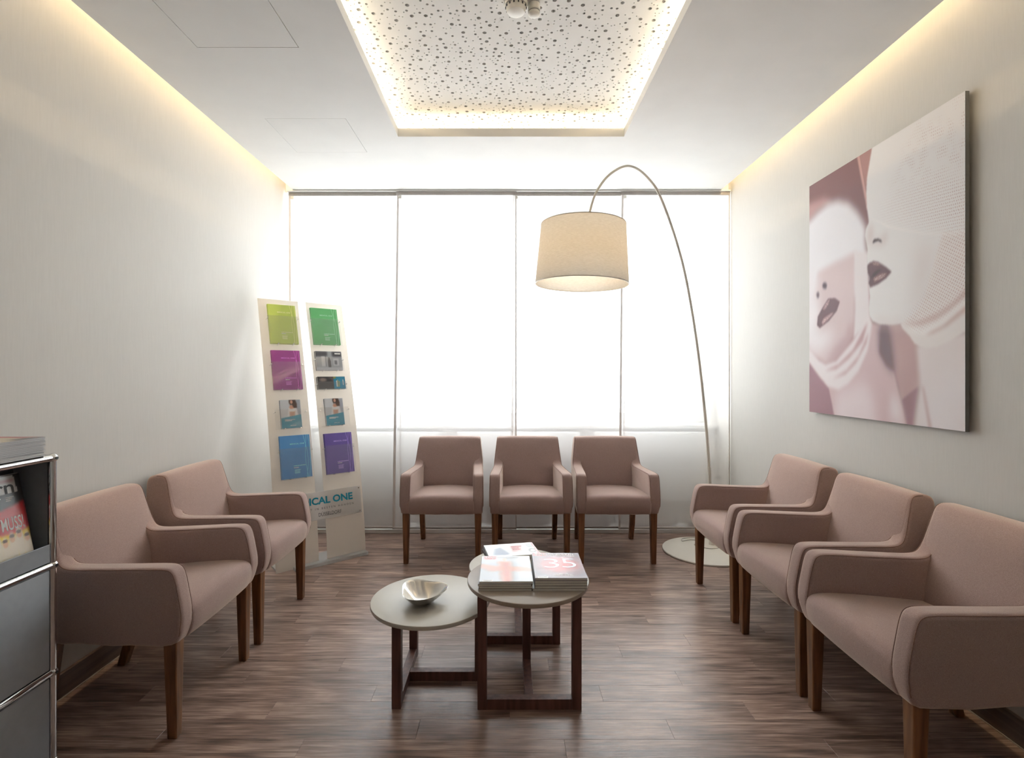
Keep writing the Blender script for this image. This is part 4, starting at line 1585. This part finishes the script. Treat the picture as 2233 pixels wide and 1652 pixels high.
# ================================================================== WALL PICTURE
ART = [
  ('bg_strip',(190, 142, 132),1,[(0.398,1.007),(0.421,1.0),(0.487,0.779),(0.469,0.783)]),
  ('bg_right',(158, 113, 106),1,[(0.419,1.0),(0.515,1.004),(0.501,0.97),(0.472,0.877),(0.469,0.787),(0.487,0.779)]),
  ('mid',(178, 140, 135),2,[(0.603,0.351),(0.692,0.34),(0.793,0.257),(0.793,0.128),(0.686,0.074),(0.638,0.202)]),
  ('wedge',(140, 96, 100),1.5,[(0.686,0.076),(0.781,0.126),(0.76,-0.007),(0.709,-0.007)]),
  ('neckL',(202, 170, 170),2,[(0.14,0.134),(0.331,0.151),(0.442,0.248),(0.506,0.358),(0.563,0.345),(0.552,0.245),(0.596,0.198),(0.645,0.178),(0.719,-0.01),(0.21,-0.023),(0.2,0.048)]),
  ('neckL_lo',(222, 204, 206),9,[(0.239,0.088),(0.442,0.138),(0.506,0.097),(0.537,-0.008),(0.229,-0.003)]),
  ('neckL_hi2',(226, 212, 213),6,[(0.624,0.1),(0.666,0.09),(0.705,0.004),(0.617,0.006)]),
  ('neckdark',(98, 72, 76),5,[(0.544,0.347),(0.614,0.34),(0.646,0.202),(0.64,0.172),(0.599,0.198),(0.552,0.249)]),
  ('mauve',(142, 97, 104),1.5,[(-0.023,0.231),(0.098,0.156),(0.175,0.113),(0.222,-0.003),(-0.023,-0.009)]),
  ('hair',(182, 138, 132),4,[(-0.011,0.925),(0.136,0.914),(0.209,0.882),(0.089,0.872),(-0.011,0.84)]),
  ('headL',(230, 226, 229),4,[(-0.011,0.845),(0.089,0.87),(0.173,0.883),(0.252,0.874),(0.335,0.843),(0.398,0.794),(0.436,0.753),(0.465,0.713),(0.458,0.675),(0.472,0.609),(0.458,0.469),(-0.011,0.478)]),
  ('faceL',(208, 184, 182),3,[(0.077,0.607),(0.239,0.626),(0.388,0.637),(0.385,0.403),(0.368,0.323),(0.304,0.271),(0.21,0.224),(0.15,0.211),(0.005,0.262),(-0.0,0.469),(0.055,0.565)]),
  ('faceL_hi',(232, 224, 226),8,[(-0.0,0.624),(0.077,0.597),(0.098,0.559),(0.044,0.505),(0.109,0.468),(0.066,0.361),(0.17,0.344),(0.239,0.35),(0.18,0.295),(0.088,0.259),(-0.0,0.272)]),
  ('faceL_sh',(178, 140, 142),5,[(0.367,0.328),(0.304,0.271),(0.21,0.227),(0.15,0.215),(0.239,0.274),(0.322,0.317),(0.353,0.37)]),
  ('strap',(226, 216, 216),2,[(0.385,0.646),(0.475,0.621),(0.489,0.394),(0.482,0.36),(0.375,0.305),(0.384,0.403)]),
  ('chinwrap',(228, 217, 217),2,[(-0.0,0.277),(0.088,0.226),(0.15,0.208),(0.239,0.221),(0.375,0.3),(0.482,0.394),(0.508,0.354),(0.475,0.256),(0.409,0.178),(0.331,0.128),(0.258,0.104),(0.17,0.114),(0.098,0.154),(-0.012,0.226)]),
  ('fold',(186, 144, 145),2,[(0.14,0.18),(0.258,0.207),(0.367,0.26),(0.45,0.34),(0.475,0.36),(0.442,0.292),(0.34,0.229),(0.239,0.188)]),
  ('fold',(190, 150, 150),2,[(0.21,0.147),(0.322,0.183),(0.409,0.236),(0.482,0.325),(0.467,0.283),(0.392,0.21),(0.313,0.167)]),
  ('neckR',(216, 203, 200),2.5,[(0.769,0.265),(1.011,0.299),(1.015,-0.013),(0.754,-0.015),(0.775,0.086),(0.786,0.132)]),
  ('neckR_lo',(224, 215, 216),12,[(0.817,0.144),(1.006,0.198),(1.011,-0.006),(0.787,-0.008)]),
  ('neckline',(190, 158, 155),2,[(0.796,0.132),(0.808,0.125),(0.846,0.0),(0.832,-0.001)]),
  ('headR',(224, 220, 218),1,[(0.506,1.007),(0.487,0.951),(0.47,0.901),(0.465,0.843),(0.469,0.791),(0.481,0.741),(0.482,0.731),(0.462,0.71),(0.456,0.687),(0.467,0.657),(0.474,0.629),(0.469,0.61),(0.473,0.574),(0.473,0.545),(0.489,0.523),(0.481,0.507),(0.484,0.485),(0.49,0.454),(0.482,0.412),(0.487,0.385),(0.508,0.362),(0.552,0.348),(0.624,0.34),(0.692,0.338),(0.875,0.308),(1.011,0.401),(1.022,0.8),(1.022,1.014)]),
  ('cheek',(214, 203, 199),10,[(0.757,0.585),(0.869,0.564),(0.829,0.46),(0.793,0.397),(0.731,0.372),(0.757,0.47)]),
  ('jaw',(206, 186, 180),5,[(0.506,0.375),(0.624,0.351),(0.692,0.35),(0.731,0.36),(0.686,0.339),(0.624,0.34),(0.552,0.35)]),
  ('nose',(206, 190, 186),4,[(0.487,0.728),(0.515,0.694),(0.501,0.662),(0.569,0.652),(0.596,0.677),(0.602,0.638),(0.563,0.631),(0.501,0.643),(0.472,0.664)]),
  ('wrapR',(222, 213, 208),1,[(0.679,0.339),(0.757,0.37),(0.805,0.399),(0.841,0.488),(0.878,0.562),(0.902,0.605),(1.022,0.586),(1.015,0.299),(0.945,0.272),(0.875,0.254),(0.823,0.251),(0.793,0.255),(0.757,0.27),(0.731,0.296),(0.696,0.32)]),
  ('wfold',(196, 168, 160),2,[(0.696,0.338),(0.787,0.342),(0.875,0.359),(0.945,0.385),(1.011,0.425),(1.011,0.401),(0.929,0.361),(0.864,0.338),(0.787,0.329)]),
  ('wfold',(190, 158, 148),2,[(0.811,0.299),(0.902,0.324),(1.011,0.378),(1.011,0.357),(0.919,0.316),(0.846,0.297)]),
  ('wlight',(232, 226, 222),2,[(0.712,0.323),(0.793,0.314),(0.891,0.332),(1.011,0.391),(1.011,0.378),(0.897,0.321),(0.811,0.297),(0.757,0.301)]),
  ('bandedge',(232, 226, 223),1,[(0.494,0.742),(0.536,0.728),(0.609,0.693),(0.725,0.651),(0.809,0.625),(0.912,0.601),(1.022,0.587),(1.022,0.579),(0.912,0.595),(0.798,0.623),(0.696,0.654),(0.602,0.685),(0.543,0.719)]),
  ('lipR',(84, 50, 52),0.7,[(0.473,0.574),(0.49,0.58),(0.515,0.582),(0.544,0.574),(0.596,0.547),(0.628,0.526),(0.596,0.508),(0.544,0.494),(0.492,0.488),(0.481,0.507),(0.49,0.522),(0.475,0.545)]),
  ('lipRline',(50, 28, 30),0.8,[(0.494,0.522),(0.514,0.539),(0.544,0.547),(0.567,0.542),(0.544,0.535),(0.521,0.525)]),
  ('lipRhi',(150, 112, 105),1,[(0.514,0.519),(0.567,0.527),(0.603,0.523),(0.567,0.512),(0.521,0.506)]),
  ('lipRhi',(150, 115, 108),0.8,[(0.506,0.578),(0.544,0.571),(0.555,0.562),(0.514,0.569)]),
  ('lipL',(88, 52, 56),0.9,[(0.072,0.378),(0.079,0.416),(0.124,0.451),(0.172,0.483),(0.229,0.479),(0.269,0.46),(0.244,0.425),(0.18,0.39),(0.098,0.364)]),
  ('lipLhi',(170, 130, 128),0.8,[(0.114,0.388),(0.135,0.403),(0.2,0.42),(0.22,0.42),(0.18,0.4),(0.124,0.377)]),
  ('lipLhi',(160, 120, 118),0.8,[(0.124,0.441),(0.155,0.468),(0.185,0.479),(0.175,0.461),(0.145,0.442)]),
  ('nost',(62, 40, 46),1.2,[(0.121,0.546),(0.132,0.555),(0.15,0.553),(0.162,0.542),(0.155,0.527),(0.138,0.528),(0.124,0.535)]),
  ('nost',(70, 48, 54),1.2,[(0.066,0.513),(0.075,0.522),(0.088,0.52),(0.094,0.507),(0.086,0.495),(0.073,0.496)]),
  ('nostR',(48, 32, 32),0.8,[(0.508,0.653),(0.518,0.661),(0.543,0.659),(0.563,0.65),(0.569,0.64),(0.559,0.643),(0.546,0.65),(0.525,0.651),(0.514,0.648)]),
]
PWD, PHT = 1.015, 1.312
cv = Canvas(600, 560, (114, 76, 73))
cv.poly([(0, 0.0), (0.5, 0), (0.5, 0.5), (0, 0.5)], (170, 128, 128), 6)
K = 400 / 420.0
for (nm, col, bl, pts) in ART:
    cv.poly(pts, col, bl * 2.2, 1.0)
# loose gauze weave: rows of small holes, denser towards the lower edge of the bandage
U, V = cv.U, cv.V
row_ = V + 0.085 * (U - 0.5) + 0.10 * np.maximum(0, 0.72 - U) ** 2
holes_ = (np.sin(U * 2 * PI / 0.0092 + 5 * np.sin(V * 47) + 2 * np.sin(V * 210)) > 0.25) & (np.sin(row_ * 2 * PI / 0.0098) > 0.35)
band = inside(U, V, [(0.53, 0.765), (0.62, 0.795), (0.86, 0.79), (1.01, 0.74), (1.01, 0.585), (0.9, 0.617), (0.75, 0.66), (0.62, 0.70)])
dens = blur(band.astype(float), 12) * (0.35 + 0.65 * np.clip((U - 0.6) / 0.35, 0, 1))
cv.mask(holes_ * dens, (166, 128, 120), 0.6)
upz = inside(U, V, [(0.62, 0.80), (0.75, 0.98), (1.01, 0.99), (1.01, 0.74), (0.86, 0.79)])
n_ = blur(rng.random(U.shape), 6)
cv.mask(holes_ * blur(upz.astype(float), 20) * np.clip((n_ - n_.mean()) / n_.std() * 0.5 + 0.35, 0, 1), (176, 144, 136), 0.55)
vert = inside(U, V, [(0.90, 0.60), (1.01, 0.58), (1.01, 0.40), (0.90, 0.35), (0.78, 0.31), (0.70, 0.345), (0.80, 0.41), (0.86, 0.50)])
r2 = U * 0.72 - (V - 0.35) * 0.55
h2 = (np.sin(r2 * 2 * PI / 0.0088) > 0.2) & (np.sin((V + 0.5 * U) * 2 * PI / 0.0110) > 0.1)
cv.mask(h2 * blur(vert.astype(float), 8), (178, 142, 132), 0.7)
# glitter on the lips
gl = rng.random(U.shape) > 0.86
for (nm, col, bl, pts) in ART:
    if nm in ('lipRhi', 'lipLhi'):
        cv.mask(gl * blur(inside(U, V, pts).astype(float), 2), (236, 206, 198), 0.9)
cv.a = 255 * (np.clip(cv.a, 0, 255) / 255) ** np.array((0.84, 0.84, 0.80))
pf = 1.765
pic = empty('wall_picture', matrix=Matrix(((0, 0, -1, pf), (-1, 0, 0, 2.4775), (0, 1, 0, 1.728), (0, 0, 0, 1))), label='large frameless photo print of two bandaged faces on the right wall', cat='picture')
MB().bbox(-PWD / 2, PWD / 2, -PHT / 2, PHT / 2, -0.016, 0.0, 0.0008, 1).build('board', M['darkpanel'], pic)  # dark board colour stands in for the shade on its edge
cv.sheet('printed_photo', PWD - 0.001, PHT - 0.001, M['print_matt'], pic, 0.0006)
MB().box(-PWD / 2 + 0.12, PWD / 2 - 0.12, -PHT / 2 + 0.12, PHT / 2 - 0.12, -0.0298, -0.016).build('hanging_frame', M['rail'], pic)
